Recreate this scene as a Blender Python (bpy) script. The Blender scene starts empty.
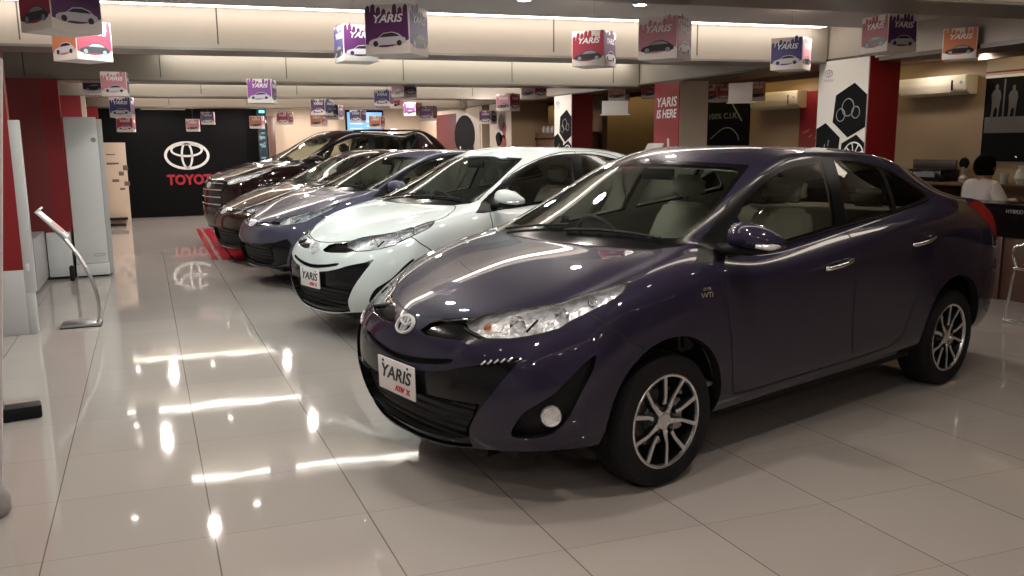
import bpy, bmesh, math, random
import numpy as np
from mathutils import Vector, Matrix
from mathutils.bvhtree import BVHTree
from mathutils.geometry import tessellate_polygon

SC = bpy.context.scene
COL = SC.collection
R = math.radians
PI = math.pi

# ------------------------------------------------------------------ camera
CAM_H = 1.4889
cam_data = bpy.data.cameras.new('camera')
cam_data.sensor_width = 36.0
cam_data.lens = 837.27 / 1024 * 36.0
cam_data.clip_start = 0.05
cam_data.clip_end = 200
cam = bpy.data.objects.new('camera', cam_data)
COL.objects.link(cam)
cam.matrix_world = (Matrix.Translation((0, 0, CAM_H)) @ Matrix.Rotation(R(-23.37), 4, 'Z')
                    @ Matrix.Rotation(PI / 2 - 0.16803, 4, 'X') @ Matrix.Rotation(-0.0086, 4, 'Z'))
SC.camera = cam

# ------------------------------------------------------------------ world and exposure
world = bpy.data.worlds.new('world')
SC.world = world
world.use_nodes = True
world.node_tree.nodes['Background'].inputs[0].default_value = (0.9, 0.85, 0.8, 1)
world.node_tree.nodes['Background'].inputs[1].default_value = 0.10
SC.view_settings.view_transform = 'Standard'
SC.view_settings.look = 'None'
SC.view_settings.gamma = 1
SC.view_settings.use_curve_mapping = False
SC.view_settings.exposure = 0.55
try:
    SC.cycles.max_bounces = 10
    SC.cycles.transparent_max_bounces = 24
    SC.cycles.use_denoising = True
except Exception:
    pass
# ------------------------------------------------------------------ materials
MATS = {}
def mat(name, col=(0.5, 0.5, 0.5), rough=0.5, metal=0.0, spec=0.5, emit=None, es=1.0, coat=0.0, coat_rough=0.03):
    if name in MATS:
        return MATS[name]
    m = bpy.data.materials.new(name)
    m.use_nodes = True
    b = m.node_tree.nodes['Principled BSDF']
    b.inputs['Base Color'].default_value = (*col, 1)
    b.inputs['Roughness'].default_value = rough
    b.inputs['Metallic'].default_value = metal
    b.inputs['Specular IOR Level'].default_value = spec
    b.inputs['Coat Weight'].default_value = coat
    b.inputs['Coat Roughness'].default_value = coat_rough
    if emit:
        b.inputs['Emission Color'].default_value = (*emit, 1)
        b.inputs['Emission Strength'].default_value = es
    MATS[name] = m
    return m

def noise_bump(m, scale=60, strength=0.1, dist=0.002):
    nt = m.node_tree
    b = nt.nodes['Principled BSDF']
    tc = nt.nodes.new('ShaderNodeTexCoord')
    n = nt.nodes.new('ShaderNodeTexNoise')
    n.inputs['Scale'].default_value = scale
    bp = nt.nodes.new('ShaderNodeBump')
    bp.inputs['Strength'].default_value = strength
    bp.inputs['Distance'].default_value = dist
    nt.links.new(tc.outputs['Object'], n.inputs['Vector'])
    nt.links.new(n.outputs['Fac'], bp.inputs['Height'])
    nt.links.new(bp.outputs['Normal'], b.inputs['Normal'])
    return m

def noise_color(m, c1, c2, scale=5, detail=3):
    nt = m.node_tree
    b = nt.nodes['Principled BSDF']
    tc = nt.nodes.new('ShaderNodeTexCoord')
    n = nt.nodes.new('ShaderNodeTexNoise')
    n.inputs['Scale'].default_value = scale
    n.inputs['Detail'].default_value = detail
    r = nt.nodes.new('ShaderNodeValToRGB')
    r.color_ramp.elements[0].position = 0.35
    r.color_ramp.elements[1].position = 0.65
    r.color_ramp.elements[0].color = (*c1, 1)
    r.color_ramp.elements[1].color = (*c2, 1)
    nt.links.new(tc.outputs['Object'], n.inputs['Vector'])
    nt.links.new(n.outputs['Fac'], r.inputs['Fac'])
    nt.links.new(r.outputs['Color'], b.inputs['Base Color'])
    return m

def glass_mat(name, tint, ior=1.5, rough=0.0):
    m = bpy.data.materials.new(name)
    m.use_nodes = True
    nt = m.node_tree
    nt.nodes.clear()
    out = nt.nodes.new('ShaderNodeOutputMaterial')
    mix = nt.nodes.new('ShaderNodeMixShader')
    tr = nt.nodes.new('ShaderNodeBsdfTransparent')
    tr.inputs[0].default_value = (*tint, 1)
    gl = nt.nodes.new('ShaderNodeBsdfGlossy')
    gl.inputs['Roughness'].default_value = rough
    fr = nt.nodes.new('ShaderNodeFresnel')
    fr.inputs[0].default_value = ior
    nt.links.new(fr.outputs[0], mix.inputs[0])
    nt.links.new(tr.outputs[0], mix.inputs[1])
    nt.links.new(gl.outputs[0], mix.inputs[2])
    nt.links.new(mix.outputs[0], out.inputs[0])
    MATS[name] = m
    return m

# ------------------------------------------------------------------ mesh helpers
def link(name, me, m=None, parent=None):
    if m is not None:
        if isinstance(m, (list, tuple)):
            for q in m:
                me.materials.append(q)
        else:
            me.materials.append(m)
    o = bpy.data.objects.new(name, me)
    COL.objects.link(o)
    if parent is not None:
        o.parent = parent
    return o

def from_bm(name, bm, m=None, parent=None, smooth=False):
    bmesh.ops.recalc_face_normals(bm, faces=bm.faces[:])
    me = bpy.data.meshes.new(name)
    bm.to_mesh(me)
    bm.free()
    if smooth:
        me.shade_smooth() if hasattr(me, 'shade_smooth') else None
        for p in me.polygons:
            p.use_smooth = True
    return link(name, me, m, parent)

def smooth_by_angle(o, ang=35):
    me = o.data
    for p in me.polygons:
        p.use_smooth = True
    try:
        me.set_sharp_from_angle(angle=R(ang))
    except Exception:
        pass
    return o

def pydata(name, v, f, m=None, parent=None, smooth=False):
    me = bpy.data.meshes.new(name)
    me.from_pydata([tuple(p) for p in v], [], f)
    me.update()
    if smooth:
        for p in me.polygons:
            p.use_smooth = True
    return link(name, me, m, parent)

def tag(o, label=None, cat=None, group=None, kind=None):
    if label: o['label'] = label
    if cat: o['category'] = cat
    if group: o['group'] = group
    if kind: o['kind'] = kind
    return o

def empty(name, loc=(0, 0, 0), rz=0.0, label=None, cat=None, group=None, kind=None):
    o = bpy.data.objects.new(name, None)
    COL.objects.link(o)
    o.location = loc
    o.rotation_euler = (0, 0, rz)
    return tag(o, label, cat, group, kind)

def copy_tree(o, parent=None):
    c = o.copy()
    COL.objects.link(c)
    c.parent = parent
    for ch in list(o.children):
        copy_tree(ch, c)
    return c

def add_box(bm, x0, x1, y0, y1, z0, z1, M=None):
    vs = [bm.verts.new((x, y, z)) for z in (z0, z1) for y in (y0, y1) for x in (x0, x1)]
    if M is not None:
        for v in vs:
            v.co = M @ v.co
    fs = []
    for q in ((0, 2, 3, 1), (4, 5, 7, 6), (0, 1, 5, 4), (2, 6, 7, 3), (0, 4, 6, 2), (1, 3, 7, 5)):
        fs.append(bm.faces.new([vs[i] for i in q]))
    return vs, fs

def box(name, x0, x1, y0, y1, z0, z1, m, parent=None, bevel=0.0, M=None, seg=2):
    bm = bmesh.new()
    add_box(bm, x0, x1, y0, y1, z0, z1, M)
    if bevel > 0:
        bmesh.ops.bevel(bm, geom=bm.edges[:], offset=bevel, segments=seg, affect='EDGES', profile=0.5)
    o = from_bm(name, bm, m, parent)
    if bevel > 0:
        smooth_by_angle(o, 40)
    return o

def add_tube(bm, pts, r, n=10, closed=False):
    pts = [Vector(p) for p in pts]
    rings = []
    N = len(pts)
    prev = None
    for i, p in enumerate(pts):
        if closed:
            t = (pts[(i + 1) % N] - pts[i - 1]).normalized()
        else:
            t = (pts[min(i + 1, N - 1)] - pts[max(i - 1, 0)]).normalized()
        if prev is None:
            a = Vector((0, 0, 1)) if abs(t.z) < 0.9 else Vector((1, 0, 0))
            u = t.cross(a).normalized()
        else:
            u = (prev - t * prev.dot(t)).normalized()
        prev = u
        w = t.cross(u)
        rr = r[i] if isinstance(r, (list, tuple)) else r
        rings.append([bm.verts.new(p + (u * math.cos(2 * PI * k / n) + w * math.sin(2 * PI * k / n)) * rr) for k in range(n)])
    for i in range(N if closed else N - 1):
        a, b = rings[i], rings[(i + 1) % N]
        for k in range(n):
            bm.faces.new((a[k], a[(k + 1) % n], b[(k + 1) % n], b[k]))
    if not closed:
        bm.faces.new(rings[0][::-1])
        bm.faces.new(rings[-1])

def tube(name, pts, r, m, parent=None, n=10, closed=False):
    bm = bmesh.new()
    add_tube(bm, pts, r, n, closed)
    o = from_bm(name, bm, m, parent, smooth=True)
    return smooth_by_angle(o, 50)

def add_lathe(bm, prof, n=32, M=None):
    """prof: (radius, height) about z"""
    rings = []
    for r, z in prof:
        if r < 1e-6:
            v = bm.verts.new((0, 0, z))
            rings.append([v])
        else:
            rings.append([bm.verts.new((r * math.cos(2 * PI * k / n), r * math.sin(2 * PI * k / n), z)) for k in range(n)])
    for a, b in zip(rings[:-1], rings[1:]):
        for k in range(n):
            k2 = (k + 1) % n
            if len(a) == 1 and len(b) == 1: continue
            if len(a) == 1: bm.faces.new((a[0], b[k], b[k2]))
            elif len(b) == 1: bm.faces.new((a[k], a[k2], b[0]))
            else: bm.faces.new((a[k], a[k2], b[k2], b[k]))
    if M is not None:
        for rg in rings:
            for v in rg:
                v.co = M @ v.co

def lathe(name, prof, m, parent=None, n=32, M=None, ang=35):
    bm = bmesh.new()
    add_lathe(bm, prof, n, M)
    o = from_bm(name, bm, m, parent, smooth=True)
    return smooth_by_angle(o, ang)

def add_prism(bm, poly, d0, d1, M=None):
    """2D polygon (x,z) extruded along y from d0 to d1"""
    a = [bm.verts.new((p[0], d0, p[1])) for p in poly]
    b = [bm.verts.new((p[0], d1, p[1])) for p in poly]
    if M is not None:
        for v in a + b: v.co = M @ v.co
    n = len(poly)
    bm.faces.new(a)
    bm.faces.new(b[::-1])
    for i in range(n):
        bm.faces.new((a[i], b[i], b[(i + 1) % n], a[(i + 1) % n]))

def prism(name, poly, d0, d1, m, parent=None, M=None, bevel=0):
    bm = bmesh.new()
    add_prism(bm, poly, d0, d1, M)
    if bevel:
        bmesh.ops.bevel(bm, geom=bm.edges[:], offset=bevel, segments=2, affect='EDGES')
    return from_bm(name, bm, m, parent)

def spline(pts, n=8, closed=False):
    """Catmull-Rom through points of any dimension"""
    P = [np.array(p, float) for p in pts]
    N = len(P)
    out = []
    for i in range(N if closed else N - 1):
        p1, p2 = P[i], P[(i + 1) % N]
        p0 = P[i - 1] if (closed or i > 0) else 2 * p1 - p2
        p3 = P[(i + 2) % N] if (closed or i + 2 < N) else 2 * p2 - p1
        for k in range(n):
            t = k / n
            out.append(tuple(0.5 * ((2 * p1) + (-p0 + p2) * t + (2 * p0 - 5 * p1 + 4 * p2 - p3) * t * t + (-p0 + 3 * p1 - 3 * p2 + p3) * t ** 3)))
    if not closed:
        out.append(tuple(P[-1]))
    return out

def text_mesh(name, body, size, m, parent=None, M=None, shear=0.0, bold=0.0, extrude=0.001, align='CENTER', width=None):
    cu = bpy.data.curves.new(name, 'FONT')
    cu.body = body
    cu.size = size
    cu.shear = shear
    cu.offset = bold
    cu.extrude = extrude
    cu.align_x = align
    cu.align_y = 'CENTER'
    cu.resolution_u = 3
    tmp = bpy.data.objects.new(name + '_tmp', cu)
    COL.objects.link(tmp)
    dg = bpy.context.evaluated_depsgraph_get()
    me = bpy.data.meshes.new_from_object(tmp.evaluated_get(dg))
    bpy.data.objects.remove(tmp)
    bpy.data.curves.remove(cu)
    me.name = name
    me.materials.clear()
    if width:
        xs = [v.co.x for v in me.vertices]
        k = width / (max(xs) - min(xs))
        for v in me.vertices: v.co.x *= k
    if M is not None:
        me.transform(M)
    return link(name, me, m, parent)
# ------------------------------------------------------------------ car body surface
def sedan_cage():
    """ring[level][station] from front centre round the side to the rear centre; rows of the top sheet"""
    X = {}
    def st(i, xs, ys, zs):
        X[i] = list(zip(xs, ys, zs))
    st(0, (.815, .840, .862, .862, .832, .785, .705), (0,) * 7, (.205, .29, .42, .56, .665, .735, .79))
    st(1, (.808, .832, .853, .853, .820, .768, .682), (.20, .21, .21, .21, .21, .21, .20), (.207, .29, .42, .56, .665, .735, .795))
    st(2, (.775, .800, .822, .820, .782, .722, .635), (.39, .41, .415, .415, .41, .40, .38), (.235, .305, .42, .56, .67, .74, .805))
    st(3, (.710, .740, .762, .757, .712, .640, .56), (.555, .575, .59, .585, .57, .55, .52), (.255, .32, .42, .565, .68, .755, .82))
    st(4, (.620, .645, .665, .660, .612, .54, .47), (.675, .70, .715, .71, .695, .665, .62), (.265, .33, .42, .57, .69, .775, .84))
    st(5, (.485, .505, .525, .520, .48, .42, .365), (.755, .78, .795, .795, .78, .752, .69), (.27, .335, .42, .575, .70, .80, .872))
    st(6, (.33, .37, .39, .38, .35, .30, .24), (.785, .822, .838, .842, .832, .80, .725), (.268, .335, .43, .59, .735, .85, .915))
    st(7, (.02,) * 7, (.785, .828, .850, .862, .864, .825, .74), (.26, .33, .45, .62, .79, .91, .972))
    st(8, (-.30,) * 7, (.785, .822, .845, .862, .867, .832, .745), (.262, .335, .45, .62, .825, .945, 1.02))
    st(9, (-.62,) * 7, (.785, .822, .842, .860, .868, .842, .785), (.265, .335, .45, .63, .845, .925, .975))
    st(10, (-1.0,) * 7, (.785, .822, .842, .860, .869, .845, .79), (.27, .34, .46, .64, .865, .945, 1.0))
    st(11, (-1.42,) * 7, (.785, .822, .842, .859, .870, .847, .79), (.272, .34, .47, .66, .895, .985, 1.05))
    st(12, (-1.85,) * 7, (.785, .824, .846, .860, .871, .848, .79), (.275, .345, .48, .68, .925, 1.03, 1.095))
    st(13, (-2.2,) * 7, (.79, .835, .855, .86, .872, .845, .785), (.28, .35, .49, .69, .95, 1.06, 1.13))
    st(14, (-2.5,) * 7, (.79, .835, .855, .86, .868, .835, .77), (.285, .355, .50, .70, .96, 1.07, 1.145))
    st(15, (-2.8,) * 7, (.78, .83, .85, .855, .85, .80, .73), (.29, .365, .50, .70, .955, 1.06, 1.135))
    st(16, (-3.10,) * 7, (.755, .79, .805, .81, .80, .755, .69), (.30, .375, .52, .70, .93, 1.04, 1.11))
    st(17, (-3.23, -3.27, -3.29, -3.29, -3.275, -3.26, -3.22), (.695, .73, .75, .75, .735, .70, .645), (.31, .38, .53, .70, .90, 1.015, 1.092))
    st(18, (-3.34, -3.39, -3.415, -3.405, -3.385, -3.365, -3.32), (.615, .645, .665, .665, .65, .62, .585), (.32, .39, .53, .70, .89, 1.01, 1.095))
    st(19, (-3.39, -3.445, -3.47, -3.455, -3.425, -3.405, -3.355), (.51, .54, .55, .55, .54, .53, .51), (.33, .40, .54, .70, .89, 1.015, 1.10))
    st(20, (-3.42, -3.48, -3.505, -3.485, -3.45, -3.43, -3.38), (.37, .39, .40, .40, .39, .385, .38), (.33, .40, .54, .70, .89, 1.02, 1.107))
    st(21, (-3.44, -3.495, -3.52, -3.50, -3.46, -3.445, -3.39), (.19, .2, .2, .2, .2, .2, .2), (.33, .40, .54, .70, .89, 1.025, 1.115))
    st(22, (-3.44, -3.50, -3.525, -3.505, -3.465, -3.45, -3.395), (0,) * 7, (.33, .40, .54, .70, .89, 1.025, 1.118))
    T = {}
    # interior points of the top sheet rows 1..11 (columns centre .. cg)
    T[1] = [(.50, 0, .874), (.485, .21, .874), (.45, .41, .879), (.39, .55, .890), (.32, .65, .895)]
    T[2] = [(.22, 0, .960), (.21, .22, .960), (.18, .43, .965), (.13, .58, .971), (.08, .67, .965)]
    T[3] = [(-.03, 0, 1.022), (-.04, .24, 1.023), (-.08, .45, 1.025), (-.15, .61, 1.03), (-.225, .69, 1.035)]
    T[4] = [(-.47, 0, 1.235), (-.49, .24, 1.233), (-.55, .45, 1.228), (-.655, .645, 1.225), (-.635, .728, 1.10)]
    T[5] = [(-.95, 0, 1.452), (-.96, .22, 1.449), (-1.0, .40, 1.438), (-1.08, .575, 1.41), (-1.04, .695, 1.23)]
    T[6] = [(-1.42, 0, 1.478), (-1.42, .22, 1.476), (-1.42, .42, 1.466), (-1.45, .595, 1.432), (-1.43, .70, 1.26)]
    T[7] = [(-1.85, 0, 1.470), (-1.85, .22, 1.468), (-1.85, .41, 1.457), (-1.85, .59, 1.422), (-1.85, .695, 1.27)]
    T[8] = [(-2.22, 0, 1.432), (-2.22, .22, 1.429), (-2.21, .39, 1.418), (-2.2, .565, 1.382), (-2.2, .675, 1.27)]
    T[9] = [(-2.60, 0, 1.318), (-2.59, .22, 1.315), (-2.57, .39, 1.308), (-2.53, .545, 1.292), (-2.5, .655, 1.22)]
    T[10] = [(-2.96, 0, 1.165), (-2.95, .21, 1.165), (-2.92, .40, 1.162), (-2.86, .55, 1.16), (-2.82, .65, 1.155)]
    T[11] = [(-3.16, 0, 1.138), (-3.16, .2, 1.137), (-3.15, .38, 1.134), (-3.13, .53, 1.13), (-3.11, .63, 1.125)]
    return X, T

SEDAN_CREASE = {'belt': .55, 'rail': .45, 'char': .35, 'cowl': .5, 'bottom': 1.0, 'nose': .3, 'deck': .4}

def body_surface(cage, crease, warp=None, level=3, comp=5):
    """Catmull-Clark surface through the measured points; returns a half (y>=0) bmesh with a normal layer"""
    X, T = cage
    NL, NS = 7, 23
    pts, idx = [], {}
    def vid(key, co):
        k = key
        if k not in idx:
            idx[k] = len(pts)
            pts.append(co)
        return idx[k]
    for i in range(NS):
        for l in range(NL):
            vid(('r', i, l), X[i][l])
    for r in T:
        for c in range(5):
            vid(('t', r, c), T[r][c])
    def top(r, c):
        if r == 0: return idx[('r', c, 6)]
        if r == 12: return idx[('r', 22 - c, 6)]
        if c == 5: return idx[('r', 5 + r, 6)]
        return idx[('t', r, c)]
    faces = []
    for i in range(NS - 1):
        for l in range(NL - 1):
            faces.append((idx[('r', i, l)], idx[('r', i, l + 1)], idx[('r', i + 1, l + 1)], idx[('r', i + 1, l)]))
    for r in range(12):
        for c in range(5):
            faces.append((top(r, c), top(r + 1, c), top(r + 1, c + 1), top(r, c + 1)))
    P = np.array(pts, float)
    if warp is not None:
        P = np.array([warp(*p) for p in P])
    n = len(P)
    # mirror
    mir = {}
    full = list(map(tuple, P))
    for i in range(n):
        if abs(P[i][1]) < 1e-6: mir[i] = i
        else:
            mir[i] = len(full)
            full.append((P[i][0], -P[i][1], P[i][2]))
    ff = faces + [tuple(mir[v] for v in f)[::-1] for f in faces]
    me = bpy.data.meshes.new('cage')
    me.from_pydata(full, [], ff)
    me.update()
    # creases
    cr = {}
    def ck(a, b, v):
        for q in ((a, b), (mir[a], mir[b])):
            cr[tuple(sorted(q))] = max(v, cr.get(tuple(sorted(q)), 0))
    for i in range(22):
        r6 = lambda j: idx[('r', j, 6)]
        if 8 <= i < 14: ck(r6(i), r6(i + 1), crease['belt'])
        elif 14 <= i < 17: ck(r6(i), r6(i + 1), crease['deck'])
        elif i < 5: ck(r6(i), r6(i + 1), crease['nose'])
        elif i >= 17: ck(r6(i), r6(i + 1), crease['deck'])
        if 8 <= i < 16: ck(idx[('r', i, 4)], idx[('r', i + 1, 4)], crease['char'])
        ck(idx[('r', i, 0)], idx[('r', i + 1, 0)], crease['bottom'])
    for r in range(3, 10):
        ck(top(r, 3) if r > 3 else top(3, 4), top(r + 1, 3), crease['rail']) if r > 3 else None
    for c in range(4):
        ck(top(3, c), top(3, c + 1), crease['cowl'])
        ck(top(10, c), top(10, c + 1), crease['cowl'] * .6)
    ck(top(3, 4), top(3, 5), crease['cowl'])
    attr = me.attributes.new('crease_edge', 'FLOAT', 'EDGE')
    for e in me.edges:
        attr.data[e.index].value = cr.get(tuple(sorted(e.vertices)), 0.0)
    o = bpy.data.objects.new('cage', me)
    COL.objects.link(o)
    md = o.modifiers.new('s', 'SUBSURF')
    md.render_levels = md.levels = 2
    md.boundary_smooth = 'PRESERVE_CORNERS'
    target = np.array(full)
    cur = target.copy()
    for it in range(comp):
        dg = bpy.context.evaluated_depsgraph_get()
        ev = o.evaluated_get(dg).to_mesh()
        co = np.empty(len(ev.vertices) * 3)
        ev.vertices.foreach_get('co', co)
        co = co.reshape(-1, 3)[:len(target)]
        cur += (target - co) * 0.8
        me.vertices.foreach_set('co', cur.ravel())
        me.update()
    md.levels = level
    dg = bpy.context.evaluated_depsgraph_get()
    ev = o.evaluated_get(dg).to_mesh()
    bm = bmesh.new()
    bm.from_mesh(ev)
    bpy.data.objects.remove(o)
    bmesh.ops.recalc_face_normals(bm, faces=bm.faces[:])
    if sum(f.normal.z * f.calc_area() for f in bm.faces if f.calc_center_median().z > 1.3) < 0:
        bmesh.ops.reverse_faces(bm, faces=bm.faces[:])
    bm.normal_update()
    nl = bm.verts.layers.float_vector.new('nrm')
    for v in bm.verts:
        v[nl] = v.normal
    dead = [f for f in bm.faces if f.calc_center_median().y < 0]
    bmesh.ops.delete(bm, geom=dead, context='FACES')
    return bm
# ------------------------------------------------------------------ cutting panels out of the surface
def inside(poly, p):
    x, y = p
    c = False
    n = len(poly)
    j = n - 1
    for i in range(n):
        xi, yi = poly[i]
        xj, yj = poly[j]
        if (yi > y) != (yj > y) and x < (xj - xi) * (y - yi) / (yj - yi) + xi:
            c = not c
        j = i
    return c

def inset(poly, d):
    n = len(poly)
    area = sum(poly[i][0] * poly[(i + 1) % n][1] - poly[(i + 1) % n][0] * poly[i][1] for i in range(n))
    sgn = 1 if area > 0 else -1
    out = []
    for i in range(n):
        p0, p1, p2 = Vector(poly[i - 1]), Vector(poly[i]), Vector(poly[(i + 1) % n])
        a = (p1 - p0).normalized()
        b = (p2 - p1).normalized()
        na = Vector((-a.y, a.x)) * sgn
        nb = Vector((-b.y, b.x)) * sgn
        m = (na + nb)
        m = m.normalized() if m.length > 1e-6 else na
        k = max(0.4, m.dot(na))
        out.append(tuple(p1 + m * d / k))
    return out

AX = {'side': (Vector((0, 1, 0)), Vector((1, 0, 0)), Vector((0, 0, 1))),
      'front': (Vector((1, 0, 0)), Vector((0, 1, 0)), Vector((0, 0, 1))),
      'rear': (Vector((-1, 0, 0)), Vector((0, 1, 0)), Vector((0, 0, 1))),
      'top': (Vector((0, 0, 1)), Vector((1, 0, 0)), Vector((0, 1, 0)))}

def basis(d):
    if isinstance(d, str):
        return AX[d]
    d = Vector(d).normalized()
    a = Vector((0, 0, 1)).cross(d).normalized()
    return d, a, d.cross(a)

def cut_region(bm, pts, d, reg, filt, rl):
    """pts: 2D in the basis of d (named axis) or 3D points projected along d"""
    D, A, B = basis(d)
    poly = [(A.dot(Vector(p)), B.dot(Vector(p))) if len(p) == 3 else tuple(p) for p in pts]
    n = len(poly)
    fl = [f for f in bm.faces if f.normal.dot(D) > 0.02 and filt(f.calc_center_median())]
    PX0, PX1 = min(p[0] for p in poly), max(p[0] for p in poly)
    PY0, PY1 = min(p[1] for p in poly), max(p[1] for p in poly)
    def bb(f):
        us = [A.dot(v.co) for v in f.verts]
        ws = [B.dot(v.co) for v in f.verts]
        return (min(us), max(us), min(ws), max(ws))
    box_of = {}
    for f in fl:
        q = bb(f)
        if q[0] <= PX1 and q[1] >= PX0 and q[2] <= PY1 and q[3] >= PY0:
            box_of[f] = q
    fl = list(box_of)
    for i in range(n):
        a, b = poly[i], poly[(i + 1) % n]
        e = Vector((b[0] - a[0], b[1] - a[1]))
        if e.length < 1e-6: continue
        x0, x1 = min(a[0], b[0]) - 1e-4, max(a[0], b[0]) + 1e-4
        y0, y1 = min(a[1], b[1]) - 1e-4, max(a[1], b[1]) + 1e-4
        sub = [f for f, q in box_of.items() if q[0] <= x1 and q[1] >= x0 and q[2] <= y1 and q[3] >= y0]
        if not sub: continue
        for f in sub: del box_of[f]
        E = A * e.x + B * e.y
        no = D.cross(E).normalized()
        co = A * a[0] + B * a[1]
        geom = set(sub)
        for f in sub:
            geom.update(f.edges)
            geom.update(f.verts)
        r = bmesh.ops.bisect_plane(bm, geom=list(geom), dist=2e-4, plane_co=co, plane_no=no)
        for g in r['geom']:
            if isinstance(g, bmesh.types.BMFace): box_of[g] = bb(g)
        for f in sub:
            if f.is_valid and f not in box_of: box_of[f] = bb(f)
    fl = list(box_of)
    cnt = 0
    for f in fl:
        c = f.calc_center_median()
        if inside(poly, (A.dot(c), B.dot(c))):
            f[rl] = reg
            cnt += 1
    return poly

def region_mesh(name, bm, rl, regs, side=0, m=None, parent=None, push=0.0, recess=None, filt=None, inset_n=0.0, flip=False):
    """side 0: both halves in one mesh; 1 left only; -1 right only"""
    nl = bm.verts.layers.float_vector['nrm']
    vmap, V, N, F = {}, [], [], []
    for f in bm.faces:
        if f[rl] not in regs: continue
        if filt and not filt(f.calc_center_median()): continue
        ids = []
        for v in f.verts:
            if v.index not in vmap:
                vmap[v.index] = len(V)
                nn = Vector(v[nl]).normalized()
                co = v.co + nn * push
                V.append(Vector(co))
                N.append(nn)
            ids.append(vmap[v.index])
        F.append(ids)
    if not F: return None
    if recess:
        d, depth = recess
        d = Vector(d).normalized()
        cnt = {}
        for f in F:
            for i in range(len(f)):
                a, b = f[i], f[(i + 1) % len(f)]
                cnt[(a, b)] = 1
        base = len(V)
        orig = list(V)
        W = [v - d * depth for v in V]
        walls = []
        for (a, b) in list(cnt):
            if (b, a) not in cnt and not (abs(V[a].y) < 1e-4 and abs(V[b].y) < 1e-4):
                walls.append((a, b))
        nV = list(W)
        nN = list(N)
        add = {}
        for a, b in walls:
            for q in (a, b):
                for t in (0, 1):
                    if (q, t) not in add:
                        add[(q, t)] = len(nV)
                        nV.append(orig[q] if t == 0 else W[q])
                        nN.append(None)
        F = F + [[add[(a, 0)], add[(b, 0)], add[(b, 1)], add[(a, 1)]] for a, b in walls]
        V, N = nV, nN
    def make(sgn):
        if sgn > 0: return V, N, F
        return ([Vector((v.x, -v.y, v.z)) for v in V], [None if q is None else Vector((q.x, -q.y, q.z)) for q in N], [f[::-1] for f in F])
    if side == 0:
        V1, N1, F1 = make(1)
        V2, N2, F2 = make(-1)
        mp = []
        VV, NN = list(V1), list(N1)
        for i, v in enumerate(V2):
            if abs(v.y) < 1e-5: mp.append(i)
            else:
                mp.append(len(VV)); VV.append(v); NN.append(N2[i])
        FF = F1 + [[mp[q] for q in f] for f in F2]
    else:
        VV, NN, FF = make(side)
    me = bpy.data.meshes.new(name)
    me.from_pydata([tuple(v) for v in VV], [], FF)
    me.update()
    for p in me.polygons: p.use_smooth = True
    cn = []
    for i, v in enumerate(me.vertices):
        q = NN[i]
        cn.append(tuple(q) if q is not None else tuple(v.normal))
    me.normals_split_custom_set_from_vertices(cn)
    return link(name, me, m, parent)

def seam_ribbons(name, bm, rl, paint, width, m, parent, lift=0.0008):
    nl = bm.verts.layers.float_vector['nrm']
    V, F = [], []
    for e in bm.edges:
        if len(e.link_faces) != 2: continue
        r1, r2 = e.link_faces[0][rl], e.link_faces[1][rl]
        if r1 == r2 or r1 not in paint or r2 not in paint: continue
        a, b = e.verts
        if a.co.y < .0 or b.co.y < 0: continue
        n = (Vector(a[nl]) + Vector(b[nl])).normalized()
        t = (b.co - a.co).normalized()
        s = t.cross(n).normalized() * width / 2
        for sg in (1, -1):
            i = len(V)
            qs = [a.co - t * width * .2 + s + n * lift, b.co + t * width * .2 + s + n * lift, b.co + t * width * .2 - s + n * lift, a.co - t * width * .2 - s + n * lift]
            V += [(q.x, q.y * sg, q.z) for q in qs]
            F.append([i, i + 1, i + 2, i + 3] if sg > 0 else [i + 3, i + 2, i + 1, i])
    return pydata(name, V, F, m, parent)

# region numbers
(SHELL, HOOD, FBUMP, RBUMP, FDOOR, RDOOR, TRUNK, WSTRIM, WS, RWTRIM, RWIN, DLO, FGL, RGL, QGL, HEAD, TAIL, WING, SLOT, LOWER, FOGREC, ARCH, NOTCH, MESH) = range(24)
PAINT = {SHELL, HOOD, FBUMP, RBUMP, FDOOR, RDOOR, TRUNK}

HEAD_D = (.78, .58, .22)
HEAD_P = [(.735, .317, .747), (.697, .349, .771), (.655, .381, .794), (.618, .42, .808), (.586, .47, .820), (.52, .56, .836), (.455, .636, .856), (.392, .665, .876),
          (.328, .695, .895), (.244, .728, .915), (.19, .757, .924), (.217, .775, .906), (.246, .785, .888), (.302, .783, .865), (.355, .768, .843), (.416, .741, .815),
          (.474, .716, .787), (.516, .707, .765), (.557, .681, .752), (.615, .639, .736), (.669, .577, .722), (.723, .48, .713), (.735, .40, .728)]
FOG_D = (.72, .69, 0)
FOG_P = spline([(.437, .827, .665), (.49, .800, .622), (.542, .78, .57), (.589, .755, .523), (.643, .725, .484), (.687, .69, .449), (.712, .66, .394), (.714, .64, .34), (.66, .69, .333),
         (.604, .735, .345), (.565, .765, .378), (.535, .785, .423), (.508, .803, .486), (.485, .815, .536), (.458, .824, .584), (.438, .828, .631)], 3, True)

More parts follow.
